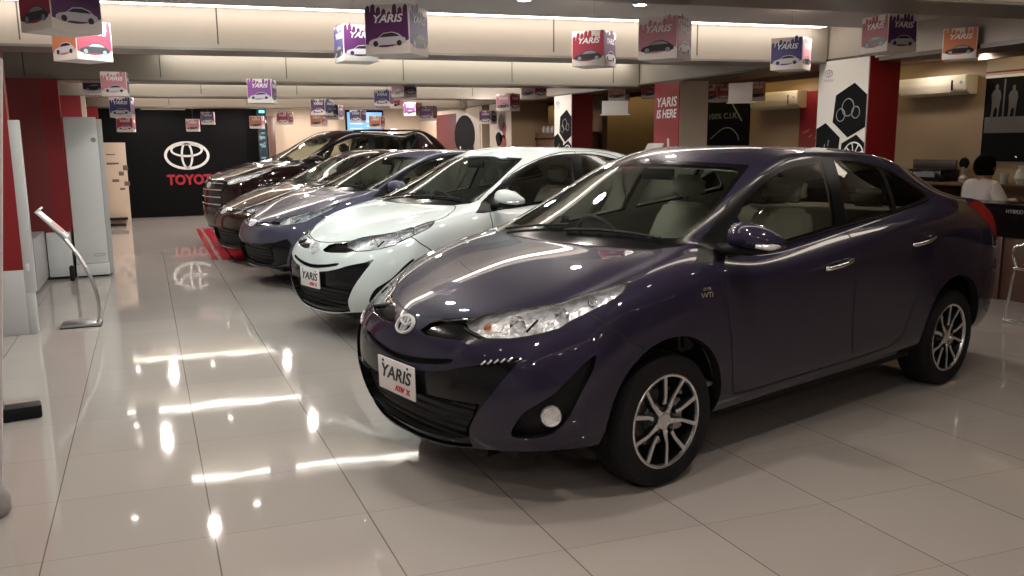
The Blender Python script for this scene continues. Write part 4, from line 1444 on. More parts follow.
def air_conditioner(px0, px1, ytop, ybot, label):
    a, b = at(px0, (ytop + ybot) / 2, 0, U1 - .2), at(px1, (ytop + ybot) / 2, 0, U1 - .2)
    c0, c1 = at((px0 + px1) / 2, ytop, 0, U1 - .2), at((px0 + px1) / 2, ybot, 0, U1 - .2)
    va, vb, z0, z1 = b.y, a.y, c1.z, c0.z
    t = empty('air_conditioner', (U1, (va + vb) / 2, z0), 0, label, 'air conditioner', 'wall air conditioners')
    w = vb - va; h = z1 - z0
    cream = mat('ac_cream', (.62, .55, .42), .4)
    prof = [(0, 0), (-.13, 0), (-.19, .05), (-.21, .12), (-.21, h - .02), (-.19, h), (0, h)]
    bm = bmesh.new()
    A = [bm.verts.new((x, -w / 2, z)) for x, z in prof]; B = [bm.verts.new((x, w / 2, z)) for x, z in prof]
    bm.faces.new(A); bm.faces.new(B[::-1])
    for i in range(len(prof)):
        bm.faces.new((A[i], B[i], B[(i + 1) % len(prof)], A[(i + 1) % len(prof)]))
    bmesh.ops.bevel(bm, geom=bm.edges[:], offset=.008, segments=2, affect='EDGES')
    from_bm('casing', bm, cream, t)
    box('air_flap', -.19, -.185, -w / 2 + .22, w / 2 - .05, .03, .075, mat('ac_flap', (.45, .40, .31), .5), t, .001, M=Matrix.Rotation(R(0), 4, 'Y'))
    box('display_slot', -.214, -.209, -w / 2 + .17, -w / 2 + .19, .05, h - .06, PRINT_BLACK, t)
    lathe('badge', [(0, 0), (.02, 0), (.02, .003), (0, .004)], PRINT_GREY, t, 12, Matrix.Translation((-.211, -w / 2 + .06, h * .6)) @ Matrix.Rotation(-PI / 2, 4, 'Y'))
air_conditioner(898, 966, 77, 96, 'cream wall air conditioner right of the dark red column face')
air_conditioner(750, 797, 92, 109, 'cream wall air conditioner between the black poster and dark red poster')

# alcove cove lights along the top of the right wall
for k, (va, vb) in enumerate(((2.0, 6.9), (7.9, 11.5), (12.0, 19.5))):
    s = box('cove_light', U1 - .40, U1 - .34, va, vb, 2.42, 2.45, ALCOVE_GLOW)
    tag(s, ['warm cove light over the nearest side bay', 'warm cove light over the middle side bay', 'warm cove light over the far side bay'][k], 'ceiling light', 'cove lights over the right wall')
    struct(box('trim_%d' % (60 + k), U1 - .46, U1 - .43, va, vb, 2.38, 2.46, mat('side_soffit', (.20, .13, .085), .6)))

# ------------------------------------------------------------------ back wall
t = empty('feature_wall', (0, 0, 0), 0, 'tall black feature wall with white three-oval emblem and red lettering', 'feature wall')
box('black_board', U0 + .2, 2.46, V1 - .12, V1, 0, 2.39, BLACK_WALL, t)
e = at(187, 155.5, 1, V1 - .12)
emblem('wall_emblem', .94, .62, mat('sign_white', (.62, .62, .62), .4), t, Matrix.Translation((e.x, V1 - .12, e.z)), .03)
e = at(194, 180, 1, V1 - .12)
text_on_v('sign_lettering', 'TOYOTA', .30, mat('sign_red', (.30, .008, .02), .4), t, e.x, V1 - .125, e.z, bold=.012, width=1.13, extrude=.01)
box('top_rail', .0, .9, V1 - .13, V1 - .12, 2.33, 2.37, BEIGE, t)
# dark glossy post at the right end of the feature wall
t = empty('glass_post', (2.6, V1 - .3, 0), 0, 'dark glossy decorated post at the right end of the black feature wall', 'post')
box('post', -.21, -.02, -.08, .08, 0, 2.36, mat('post_glass', (.02, .035, .045), .08), t, .01)
box('post', 0, .17, -.05, .1, 0, 2.2, BROWN_PANEL, t, .01)
random.seed(9)
for k in range(16):
    z = random.uniform(.9, 2.2)
    box('speckle', -.19 + random.random() * .1, -.06, -.086, -.08, z, z + .03 + random.random() * .05, mat('post_speckle', (.14, .22, .25), .3), t)
box('teal_lamp', -.17, -.05, -.09, -.08, 2.27, 2.33, mat('teal_glow', (.1, .5, .5), .5, emit=(.2, .9, .85), es=1.2), t)

# monitor hanging on the back wall
a, b = at(345, 110, 1, V1 - .25), at(384, 137, 1, V1 - .25)
t = empty('monitor', ((a.x + b.x) / 2, V1 - .2, b.z), 0, 'wall monitor with glowing blue spreadsheet-like screen', 'monitor')
w, h = (b.x - a.x), (a.z - b.z)
box('casing', -w / 2, w / 2, -.06, .0, 0, h, BLACK_TRIM, t, .01)
sc_ = box('screen', -w / 2 + .04, w / 2 - .04, -.065, -.06, .05, h - .05, mat('screen_blue', (.02, .05, .12), .3, emit=(.16, .42, .85), es=.9), t)
for k in range(6):
    box('screen_text', -w / 2 + .10 + (.4 if k % 2 else 0), -w / 2 + .40 + (.38 if k % 2 else 0), -.068, -.065, .08 + .055 * k, .105 + .055 * k, mat('screen_pale', (.1, .1, .12), .3, emit=(.5, .7, .9), es=.9), sc_)
box('mount', -.05, .05, 0, .2, h * .3, h * .7, BLACK_MATTE, t)
# flat door in the back wall
a, b = at(262, 110, 1, V1), at(312, 220, 1, V1)
t = box('door_1', 2.75, 4.05, V1 - .02, V1 + .0, 0, 2.18, mat('door_beige', (.46, .36, .27), .5)); struct(t)
box('door_latch', 4.02, 4.12, V1 - .06, V1 - .02, 1.66, 1.74, BLACK_MATTE, t)
PURPLE = car_paint('purple_blue_metallic', (.019, .0155, .036))
car_front = make_car('sedan', (1.806, 3.744), R(193.93), PURPLE, 'dark purple-blue sedan in the foreground with alloy wheels showing', level=4,
                     plate=dict(pos=(.012, .477, .318, .152)), extra=sedan_extra(), steer=0.0)
# ------------------------------------------------------------------ the other cars
WHITE_P = car_paint('pearl_white_paint', (.62, .68, .68), 0.0, .3)
car_white = make_car('sedan', (1.968, 6.90), R(196.5), WHITE_P, 'white sedan behind the purple one, number plate on its nose',
                     plate=dict(pos=(.012, .477, .318, .152)), extra=sedan_extra(drl=False, side_badge=False, orange=False))

# a longer, lower-nosed saloon shape
def sm(a, b, x):
    t = min(1, max(0, (x - a) / (b - a)))
    return t * t * (3 - 2 * t)
def warp_long(x, y, z):
    x2 = x * 1.035 if x < 0 else x * 1.06
    z2 = z * .985 - .035 * sm(-.1, .7, x) * (1 if z > .6 else 0) * sm(.6, .8, z)
    return (x2, y * 1.02, z2)
def inv_long(x, y, z):
    x0 = x / 1.035 if x < 0 else x / 1.06
    return (x0, y / 1.02, z / .985 + .02 * sm(-.1, .7, x0) * sm(.6, .8, z))
def saloon_regions():
    Rg = [r for r in sedan_regions() if r[0] not in (WING, SLOT, LOWER, MESH, FOGREC)]
    fx = lambda c: c.x > .45
    Rg.append((WING, 'front', [(-.1, .725), (.0, .725), (.10, .728), (.25, .742), (.42, .752), (.47, .715), (.30, .695), (.12, .672), (0, .665), (-.1, .665)], fx, None))
    Rg.append((LOWER, 'front', [(-.1, .485), (.0, .485), (.30, .49), (.52, .515), (.66, .56), (.70, .50), (.66, .38), (.60, .29), (.45, .245), (.2, .228), (-.1, .225)], fx, None))
    Rg.append((MESH, 'front', [(-.1, .455), (.0, .455), (.30, .46), (.42, .465), (.46, .40), (.44, .30), (.36, .262), (.2, .25), (-.1, .245)], fx, None))
    return Rg
GREYBLUE = car_paint('grey_blue_metallic', (.075, .072, .115))
car_grey = make_car('saloon', (1.875, 9.75), R(194), GREYBLUE, 'grey-blue saloon between the white car and the dark brown one', warp=warp_long, inv=inv_long, regions=saloon_regions(),
                    extra=sedan_extra(drl=False, side_badge=False, orange=False), wheels_x=(0, -2.64), opts=dict(fog=False))
DARKBROWN = car_paint('dark_brown_metallic', (.030, .013, .007), .25, .2)
car_dark = make_car('saloon', (1.74, 11.75), R(194), DARKBROWN, 'very dark brown saloon, nose beside the red floor stripes', warp=warp_long, inv=inv_long, regions=saloon_regions(),
                    extra=sedan_extra(drl=False, side_badge=False, orange=False), wheels_x=(0, -2.64), opts=dict(fog=False))
# a tall estate with an upright nose
def warp_suv(x, y, z):
    z2 = z * 1.17 + .03
    z2 += .10 * sm(-.6, .5, x) * sm(.45, .75, z)
    x2 = (x * 1.05 if x > -1.8 else -1.89 + (x + 1.8) * .86) + (.04 if x > .5 and z > .6 else 0) * sm(.6, .75, z)
    if z > 1.1:
        t = sm(-1.9, -2.3, x) * sm(1.1, 1.2, z)
        z2 += t * (1.455 * 1.17 + .03 - z2) * (.97 if x > -3.0 else .55)
    return (x2, y * 1.07, z2)
def inv_suv(x, y, z):
    z0 = (z - .03) / 1.17
    x0 = x / 1.05 if x > -1.89 else -1.8 + (x + 1.89) / .86
    z0 -= .083 * sm(-.6, .5, x0) * sm(.45, .8, z0)
    return (x0, y / 1.07, z0)
def suv_regions():
    Rg = [r for r in sedan_regions() if r[0] not in (WING, SLOT, LOWER, MESH, FOGREC, RWTRIM, RWIN, TAIL, TRUNK)]
    fx = lambda c: c.x > .45
    Rg.append((WING, 'front', [(-.1, .765), (.0, .765), (.25, .765), (.42, .752), (.47, .715), (.43, .62), (.36, .53), (.25, .50), (0, .50), (-.1, .50)], fx, None))
    Rg.append((LOWER, 'front', [(-.1, .43), (.0, .43), (.40, .43), (.62, .44), (.66, .36), (.58, .27), (.40, .245), (-.1, .24)], fx, None))
    return Rg
def suv_extra(car, bv, W, bm):
    sedan_extra(drl=False, side_badge=False, orange=False)(car, bv, W, bm)
    for z in (.535, .60, .665, .73):
        pts = []
        for k in range(13):
            y = -.40 + .80 * k / 12
            q = W(.8, y, z)
            p, n = body_point(bv, (3, abs(q[1]) + .001, q[2]), (-1, 0, 0))
            if p: pts.append(Vector((p.x + .004, q[1], p.z)))
        tube('grille_bar', pts, .010, CHROME, car, 6)
    for s in (1, -1):
        pts = []
        for (x, z) in ((.60, .44), (.5, .40), (.4, .38)):
            pts = pts
        P = [Vector(W(x, y * s, z)) for (x, y, z) in ((.79, .30, .40), (.74, .52, .38), (.62, .70, .41), (.52, .78, .47))]
        tube('chrome_lip', [p + Vector((.015, .01 * s, 0)) for p in P], .012, CHROME, car, 6)
        tube('roof_rail', [Vector(W(x, .52 * s, z)) + Vector((0, 0, .03)) for x, z in ((-1.2, 1.44), (-1.5, 1.455), (-2.0, 1.45), (-2.5, 1.43))], .014, BLACK_TRIM, car, 8)
DARKSUV = car_paint('dark_suv_paint', (.012, .005, .005), .2, .2)
car_suv = make_car('suv', (1.72, 13.65), R(194), DARKSUV, 'tall dark sport utility car with chrome grille bars, farthest in the row', warp=warp_suv, inv=inv_suv, regions=suv_regions(),
                   extra=suv_extra, wheels_x=(0, -2.53), wheel_scale=1.2, track=.77, opts=dict(fog=False, clear=.08))
# ------------------------------------------------------------------ left side
t = empty('display_pier', (-1.03, 7.75, 0), 0, 'nearest narrow red panel pier with grey base and pale edge strip, left edge', 'display pier', 'red and grey display piers')
box('red_upper', -.40, .06, 0, .12, .53, 2.32, RED_WALL, t)
box('grey_base', -.40, .06, -.02, .12, .0, .53, GREY_PANEL, t, .006)
box('edge_strip', .06, .135, .0, .09, .34, 1.725, GREY_PANEL, t, .004)
box('base_strip', .06, .12, -.01, .12, .0, .34, GREY_PANEL, t, .004)
box('socket_plate', .08, .105, -.006, .0, .52, .58, WHITE_LAM, t, .002)
t = empty('display_pier', (-1.0, 10.95, 0), 0, 'wide dark red panel above low white cupboards, behind the curved stand', 'display pier', 'red and grey display piers')
box('red_upper', -.01, .16, .0, .1, .55, 2.28, RED_WALL, t)
box('dark_side', -.40, -.01, .0, .1, .55, 2.28, mat('maroon_panel', (.16, .02, .02), .35), t)  # left part of the panel in a darker maroon
box('base_cupboard', -.11, .14, .0, .5, .03, .55, WHITE_LAM, t, .008)
box('base_cupboard', -.60, -.12, -1.05, .5, .03, .57, GREY_DARK, t, .008)
box('plinth', -.59, .13, .01, .48, 0, .03, BLACK_MATTE, t)
t = empty('display_pier', (-1.0, 14.1, 0), 0, 'farther narrow red panel between the beams and the white cabinet', 'display pier', 'red and grey display piers')
box('red_upper', -.12, .20, 0, .1, .0, 2.27, RED_WALL, t)
box('pale_edge', .20, .26, 0, .1, .0, 2.27, BEIGE, t)
t = empty('display_pier', (-.95, 17.5, 0), 0, 'farthest red panel just left of the black feature wall', 'display pier', 'red and grey display piers')
box('red_upper', -.30, .22, 0, .1, .0, 2.27, RED_WALL, t)
box('pale_edge', -.38, -.30, 0, .1, .0, 2.27, BEIGE, t)

# tall white cabinet
t = empty('tall_cabinet', (-.605, 11.2, 0), R(4), 'tall plain white cabinet with small grey badge near the top', 'cabinet')
box('body', -.235, .105, -.2, .45, .16, 1.86, WHITE_LAM, t, .008)
box('base', -.24, .115, -.22, .44, .02, .155, WHITE_LAM, t, .006)
box('side_channel', .105, .165, -.12, .4, .02, 1.84, mat('cabinet_side', (.40, .40, .40), .4), t, .004)
box('foot', -.22, .10, -.2, .4, 0, .02, BLACK_MATTE, t)
lathe('badge', [(0, 0), (.028, 0), (.028, .004), (0, .005)], PRINT_GREY, t, 18, Matrix.Translation((.06, -.2, 1.60)) @ Matrix.Rotation(PI / 2, 4, 'X'))
tube('floor_ring_handle', [(.02 + .06 * math.cos(q), -.206, .26 + .016 * math.sin(q)) for q in [2 * PI * k / 20 for k in range(20)]], .003, GREY_DARK, t, 6, True)

# small black bin-like foot box behind the stand
t = box('cable_box', -.885, -.835, 10.7, 10.8, 0, .18, BLACK_MATTE, None, .02)
tag(t, 'small black box on the floor between cupboards and white cabinet', 'box')

# curved brochure stand
t = empty('brochure_stand', (-.62, 7.93, 0), R(0), 'curved steel brochure stand with slanted white tray and flat base', 'stand')
for dv in (-.04, .04):
    P = spline([(.15, dv, .02), (.165, dv, .12), (.15, dv, .30), (.09, dv, .50), (.0, dv, .68), (-.10, dv, .82), (-.20, dv, .95)], 6)
    tube('curved_tube', P, .012, BRUSHED, t, 8)
box('base_plate', -.13, .17, -.10, .12, .005, .03, BRUSHED, t, .004)
box('base_rubber', -.14, .18, -.11, .13, 0, .006, BLACK_MATTE, t)
Mx = Matrix.Translation((-.13, 0, .87)) @ Matrix.Rotation(R(47), 4, 'Y')
box('tray', -.15, .15, -.11, .11, .0, .02, WHITE_LAM, t, .005, Mx)
box('tray_lip', -.16, -.145, -.11, .11, .0, .05, WHITE_LAM, t, .003, Mx)
box('red_card', -.02, .10, -.08, .08, .021, .024, mat('pink_card', (.5, .18, .2), .5), t, 0, Mx)

# second stand of the kind, seen over the car roof
t = empty('brochure_stand', (5.55, 8.6, 0), R(0), 'tilted clear brochure stand with white card, in front of the red lettered poster', 'stand')
for dv in (-.12, .12):
    tube('post', [(.16, dv, .03), (.16, dv, 1.2), (.14, dv, 1.56 - (dv > 0) * .1)], .011, PRINT_WHITE, t, 8)
box('base_plate', -.15, .25, -.2, .2, 0, .03, BRUSHED, t, .006)
Mx = Matrix.Translation((-.02, 0, 1.36)) @ Matrix.Rotation(R(-62), 4, 'Y')
box('tray', -.16, .16, -.17, .17, 0, .012, mat('frosted_tray', (.40, .36, .34), .3), t, .003, Mx)
box('card', -.12, .02, -.10, .07, .013, .016, mat('card_white', (.85, .85, .8), .4), t, 0, Mx)

# brochure wall rack, beige
a, b = at(108, 143, 1, 19.0), at(132, 226, 1, 18.0)
t = empty('literature_rack', (-.43, 18.3, 0), 0, 'beige literature rack with small dark pictures, left part of the black wall', 'rack')
box('board', -.30, .10, 0, .06, 0.0, 1.62, mat('rack_beige', (.62, .50, .38), .5), t, .004)
for k, (x, z, w, h) in enumerate(((-.2, 1.2, .22, .035), (.02, 1.08, .09, .1), (-.06, .98, .09, .08), (-.17, .86, .12, .05), (.03, .78, .1, .08), (-.06, .70, .09, .04), (-.22, 1.38, .16, .02))):
    box('picture', x - w / 2 + .05, x + w / 2 + .05, -.008, 0, z, z + h, mat('rack_print', (.14, .10, .09), .5), t, .002)
box('shelf', -.31, .04, -.15, .0, .12, .16, BLACK_MATTE, t, .004)
box('shelf', -.31, .0, -.18, .0, .0, .04, BLACK_MATTE, t, .004)

# near post with a rounded foot at the left edge of the picture
t = empty('banner_post', (-.69, 3.84, 0), 0, 'pale banner panel with rounded foot at the left picture edge', 'banner')
prism('panel', [(-.75, .05), (.045, .05), (.215, 1.84), (-.65, 1.84)], -.02, .02, mat('banner_pale', (.50, .47, .46), .45), t, None, .004)
bm = bmesh.new()
add_lathe(bm, [(0, .0), (.055, .0), (.075, .02), (.078, .07), (.05, .14), (.0, .16)], 24)
from_bm('rounded_foot', bm, mat('foot_grey', (.25, .23, .22), .45), t, smooth=True)
# black floor block with a chrome pin, behind the banner
t = empty('floor_block', (-.80, 5.25, 0), R(8), 'black floor block with steel pin behind the pale banner', 'floor block')
box('block', -.12, .16, -.05, .07, 0, .075, BLACK_MATTE, t, .012)
tube('pin', [(-.03, -.02, .07), (-.03, -.02, .22)], .012, BRUSHED, t, 10)

# red floor markings
for i, (p0, p1, w, lb) in enumerate((((196, 229), (212.5, 260), .075, 'narrow red stripe on the floor, leftmost'), ((202.5, 228.5), (222.5, 260), .15, 'wide red stripe on the floor beside the narrow one'), ((217, 238), (234, 261), .36, 'broad red floor stripe running under the dark sedan'))):
    a, b = at(p0[0], p0[1], 2, .002), at(p1[0], p1[1], 2, .002)
    o = pydata('floor_stripe', [(a.x, a.y, .002), (a.x + w, a.y, .002), (b.x + w, b.y, .002), (b.x, b.y, .002)], [(0, 3, 2, 1)], mat('stripe_red', (.36, .015, .03), .2))
    bm = bmesh.new(); bm.from_mesh(o.data)
    r = bmesh.ops.extrude_face_region(bm, geom=bm.faces[:])
    for v in [g for g in r['geom'] if isinstance(g, bmesh.types.BMVert)]: v.co.z = .0003
    bmesh.ops.recalc_face_normals(bm, faces=bm.faces[:]); bm.to_mesh(o.data); bm.free()
    tag(o, lb, 'floor marking', 'red floor stripes')

# ------------------------------------------------------------------ right side furniture
# long wall counter
t = empty('wall_counter', (U1 - .3, 4.6, 0), 0, 'long narrow dark-topped counter along the right wall', 'counter')
zc = at(1000, 184, 0, U1 - .45).z
box('worktop', -.28, .28, -2.4, 2.9, zc - .035, zc, WOOD_DARK, t, .004)
for v in (-2.2, -.9, .3, 1.3, 2.5):
    box('upright', -.26, .28, v, v + .05, 0, zc - .035, WOOD_DARK, t)
box('back_panel', .22, .29, -2.4, 2.9, .1, zc - .04, OCHRE, t)
# things on the counter
c = at(963, 179, 0, U1 - .35)
t = empty('award', (c.x, c.y, zc), 0, 'dark round trophy on a small pale stand on the wall counter', 'trophy')
lathe('disc', [(0, -.02), (.055, -.016), (.066, 0), (.055, .016), (0, .02)], PRINT_BLACK, t, 28, Matrix.Translation((0, 0, .215)) @ Matrix.Rotation(PI / 2, 4, 'Y'))
lathe('stand', [(0, 0), (.05, 0), (.05, .05), (.018, .08), (.018, .12), (.03, .17), (0, .175)], mat('pale_stand', (.35, .3, .25), .4), t, 18)
c = at(930, 178, 0, U1 - .35)
t = empty('printer', (c.x, c.y, zc), 0, 'low black printer with raised lid on the wall counter', 'printer')
box('body', -.16, .16, -.28, .30, 0, .14, BLACK_TRIM, t, .02)
box('paper_lid', .1, .13, -.26, .35, .14, .25, mat('dark_lid', (.05, .03, .025), .4), t, .006)
box('control_panel', -.17, -.155, -.2, .1, .05, .11, PRINT_GREY, t)
for px, col, lb in ((1004, (.5, .47, .42), 'small pale cup beside the seated person on the wall counter'),):
    c = at(px, 181, 0, U1 - .35)
    o = lathe('cup', [(0, 0), (.035, 0), (.045, .11), (.040, .11), (.032, .01), (0, .01)], mat('cup_pale', col, .4), None, 20)
    o.location = (c.x, c.y, zc); tag(o, lb, 'cup')
c = at(1021, 181, 0, U1 - .35)
o = lathe('vase', [(0, 0), (.04, 0), (.07, .06), (.05, .14), (.03, .17), (.04, .2), (.03, .2), (0, .02)], mat('cup_pale', (.5, .47, .42), .4), None, 20)
o.location = (c.x, c.y, zc); tag(o, 'pale narrow-necked vase at the right end of the wall counter', 'vase')

# reception desk
dz = at(1000, 207, 0, 7.4).z
t = empty('reception_desk', (7.4, 4.6, 0), 0, 'black and brown reception desk behind the rear of the purple car', 'desk')
box('upper_front', 0, .05, -1.8, 1.35, .60, dz, BLACK_TRIM, t, .006)
box('lower_front', .03, .07, -1.8, 1.32, 0, .60, BROWN_PANEL, t, .004)
box('desk_top', -.01, .40, -1.82, 1.37, dz, dz + .03, BLACK_TRIM, t, .006)
box('side_panel', .05, .38, 1.28, 1.34, 0, dz, BROWN_PANEL, t, .004)
box('side_panel', .05, .38, -1.8, -1.74, 0, dz, BROWN_PANEL, t, .004)
for v in (-.9, -.3, .3, .8):
    box('front_rib', .0, .03, v, v + .05, 0, .60, BROWN_PANEL, t, .003)
c = at(1014, 212, 0, 7.39)
text_on_u('desk_lettering', 'HYBRID', .05, PRINT_GREY, t, -.002, c.y - 4.6, c.z, width=.17)
c = at(1003, 202, 0, 7.6)
t = empty('keyboard_tray', (7.6, 4.75, dz + .03), R(10), 'low dark keyboard lying on the reception desk', 'keyboard')
box('keyboard', -.08, .08, -.22, .22, 0, .018, BLACK_MATTE, t, .004)
box('keys', -.07, .07, -.21, .21, .018, .026, PRINT_GREY, t, .002)

# chrome visitor chair, one curved rail in view
t = empty('visitor_chair', (6.80, 4.45, 0), R(105), 'chrome cantilever visitor chair with dark seat, right edge', 'chair')
for s in (-.24, .24):
    P = spline([(-.22, s, .02), (.24, s, .02), (.27, s, .06), (.24, s, .42), (.20, s, .46), (-.20, s, .44), (-.27, s, .50), (-.34, s, .90)], 6)
    tube('side_rail', P, .012, CHROME, t, 8)
    P = spline([(.22, s, .46), (.26, s, .60), (.18, s, .66), (-.2, s, .66), (-.29, s, .66)], 5)
    tube('arm_rail', P, .011, CHROME, t, 8)
loft_box('seat', [((-.22, 0, .47), .22, .03, (0, 0, 1)), ((.22, 0, .48), .22, .03, (0, 0, 1))], BROWN_PANEL, t)
loft_box('backrest', [((-.25, 0, .52), .22, .025, (1, 0, .1)), ((-.34, 0, .92), .21, .025, (1, 0, .2))], BROWN_PANEL, t)

# ------------------------------------------------------------------ seated person
def make_person(loc, rz, label):
    root = empty('person', loc, rz, label, 'person')
    # facing +x; seat height .47
    J = dict(pel=(0, 0, .56), wai=(.02, 0, .72), che=(.03, 0, .95), nkb=(.05, 0, 1.055), nk=(.065, 0, 1.09), hd=(.085, 0, 1.17), hd2=(.08, 0, 1.24))
    V = [J['pel'], J['wai'], J['che'], J['nkb'], J['nk'], J['hd'], J['hd2']]
    Rr = [(.165, .13), (.165, .13), (.20, .14), (.11, .09), (.06, .06), (.085, .085), (.077, .077)]
    E = [(0, 1), (1, 2), (2, 3), (3, 4), (4, 5), (5, 6)]
    def chain(start, pts, rr):
        p = start
        for q, r in zip(pts, rr):
            V.append(q); Rr.append((r, r)); E.append((p, len(V) - 1)); p = len(V) - 1
        return p
    hands = []
    for s in (1, -1):
        hd = chain(2, [(.03, .19 * s, 1.0), (.10, .27 * s, .82), (.32, .16 * s, .83), (.40, .13 * s, .84)], [.065, .05, .038, .028])
        hands.append((s, hd))
        chain(0, [(.08, .10 * s, .53), (.44, .14 * s, .50), (.46, .14 * s, .10), (.58, .15 * s, .05)], [.10, .072, .048, .038])
        # fingers and thumb from the palm
        for k, (dy, ln) in enumerate(((-.030, .055), (-.010, .065), (.010, .062), (.028, .050))):
            chain(hd, [(.44, .13 * s + dy, .835), (.44 + ln * .6, .13 * s + dy, .825), (.44 + ln, .13 * s + dy, .805)], [.0095, .009, .008])
        chain(hd, [(.42, .13 * s - .045 * s, .83), (.45, .13 * s - .055 * s, .82)], [.011, .009])
    me = bpy.data.meshes.new('body')
    me.from_pydata(V, E, [])
    o = bpy.data.objects.new('body', me)
    COL.objects.link(o)
    sk = o.modifiers.new('skin', 'SKIN'); sk.use_smooth_shade = True
    for i, v in enumerate(me.skin_vertices[0].data):
        v.radius = Rr[i]
        v.use_root = (i == 0)
    sb = o.modifiers.new('s', 'SUBSURF'); sb.levels = 2; sb.render_levels = 2
    dg = bpy.context.evaluated_depsgraph_get()
    m2 = bpy.data.meshes.new_from_object(o.evaluated_get(dg))
    bpy.data.objects.remove(o)
    skin = mat('skin', (.30, .15, .09), .5)
    body = link('body', m2, skin, root)
    m2.materials.clear(); m2.materials.append(skin)
    m2.materials.append(mat('trousers', (.02, .02, .025), .8))
    for p in m2.polygons:
        c = p.center
        p.use_smooth = True
        if c.z < .62 or (c.x > .2 and c.z < .6): p.material_index = 1
    # shirt: the torso and upper arms pushed outwards
    bm = bmesh.new(); bm.from_mesh(m2)
    bm.normal_update()
    dead = [f for f in bm.faces if not (.58 < f.calc_center_median().z < 1.075 and f.calc_center_median().x < .30)]
    bmesh.ops.delete(bm, geom=dead, context='FACES')
    for v in bm.verts: v.co += v.normal * .014
    for f in bm.faces: f.material_index = 0
    sh = from_bm('shirt', bm, mat('shirt_white', (.60, .55, .52), .8), root, smooth=True)
    # hair cap
    bm = bmesh.new()
    bmesh.ops.create_uvsphere(bm, u_segments=24, v_segments=16, radius=1)
    for v in bm.verts:
        v.co = Vector((v.co.x * .118 + .06, v.co.y * .106, v.co.z * .135 + 1.215))
    bmesh.ops.delete(bm, geom=[f for f in bm.faces if f.calc_center_median().x > .115 and f.calc_center_median().z < 1.27 or f.calc_center_median().z < 1.12], context='FACES')
    from_bm('hair', bm, mat('hair_black', (.004, .003, .003), .9, 0, .05), root, smooth=True)
    for s in (1, -1):
        bm = bmesh.new()
        add_lathe(bm, [(0, .0), (.018, .002), (.022, .010), (.012, .014), (0, .010)], 12, Matrix.Translation((.085, .088 * s, 1.20)) @ Matrix.Rotation(-PI / 2 * s, 4, 'X') @ Matrix.Diagonal((.8, 1.4, 1, 1)))
        from_bm('ear', bm, skin, root, smooth=True)
        bm = bmesh.new()
        bmesh.ops.create_uvsphere(bm, u_segments=10, v_segments=8, radius=.011, matrix=Matrix.Translation((.158, .032 * s, 1.205)))
        from_bm('eye', bm, PRINT_WHITE, root, smooth=True)
    bm = bmesh.new()
    add_tube(bm, [(.160, 0, 1.21), (.182, 0, 1.18), (.168, 0, 1.168)], [.008, .013, .008], 8)
    from_bm('nose', bm, skin, root, smooth=True)
    bm = bmesh.new()
    add_tube(bm, [(.158, -.024, 1.142), (.165, 0, 1.140), (.158, .024, 1.142)], [.004, .007, .004], 6)
    from_bm('mouth', bm, mat('lips', (.22, .08, .06), .5), root, smooth=True)
    return root
pp = at(978, 190, 0, 8.15)
make_person((pp.x - .0, pp.y, 0.02), R(-15), 'person in a white shirt seated with back turned, facing the wall counter')
t = empty('office_chair', (pp.x - .02, pp.y, 0), R(-15), 'low-backed dark office chair under the seated person', 'chair')
loft_box('seat', [((-.18, 0, .44), .22, .035, (0, 0, 1)), ((.24, 0, .44), .22, .035, (0, 0, 1))], BLACK_MATTE, t)
loft_box('backrest', [((-.22, 0, .5), .19, .02, (1, 0, .1)), ((-.27, 0, .76), .18, .02, (1, 0, .2))], BLACK_MATTE, t)
lathe('gas_post', [(0, .05), (.025, .05), (.025, .42), (0, .42)], CHROME, t, 14)
bm = bmesh.new()
for k in range(5):
    a = 2 * PI * k / 5
    add_tube(bm, [(0, 0, .08), (.27 * math.cos(a), .27 * math.sin(a), .05)], [.022, .014], 8)
    add_lathe(bm, [(0, -.012), (.024, -.012), (.024, .012), (0, .012)], 12, Matrix.Translation((.27 * math.cos(a), .27 * math.sin(a), .026)) @ Matrix.Rotation(PI / 2, 4, 'X'))
from_bm('star_base', bm, BLACK_MATTE, t)

# office bits in the dark opening between the columns
t = empty('shelf_unit', (6.95, 13.6, 0), 0, 'dark shelf unit with small pale objects in the dim opening', 'shelf')
box('carcass', -.2, .22, -.8, .85, 0, 1.72, WOOD_DARK, t, .005)
for k in range(4):
    box('shelf_edge', -.215, -.2, -.8, .85, .4 * k + .4, .4 * k + .43, BLACK_MATTE, t)
random.seed(3)
for k in range(9):
    v = -.7 + .17 * k
    o = lathe('ornament', [(0, 0), (.035, 0), (.045, .06), (.025, .12), (0, .13)], mat('ornament_pale', (.35, .33, .32), .4), None, 12)
    o.location = (6.72, 13.6 + v, 1.72 if k % 2 else 1.62)
    if k % 2 == 0: o.location.z = 1.72
    o.location.x = 6.85
    tag(o, 'small pale ornament on the dark shelf unit in the opening', 'ornament', 'ornaments on the dark shelf unit')

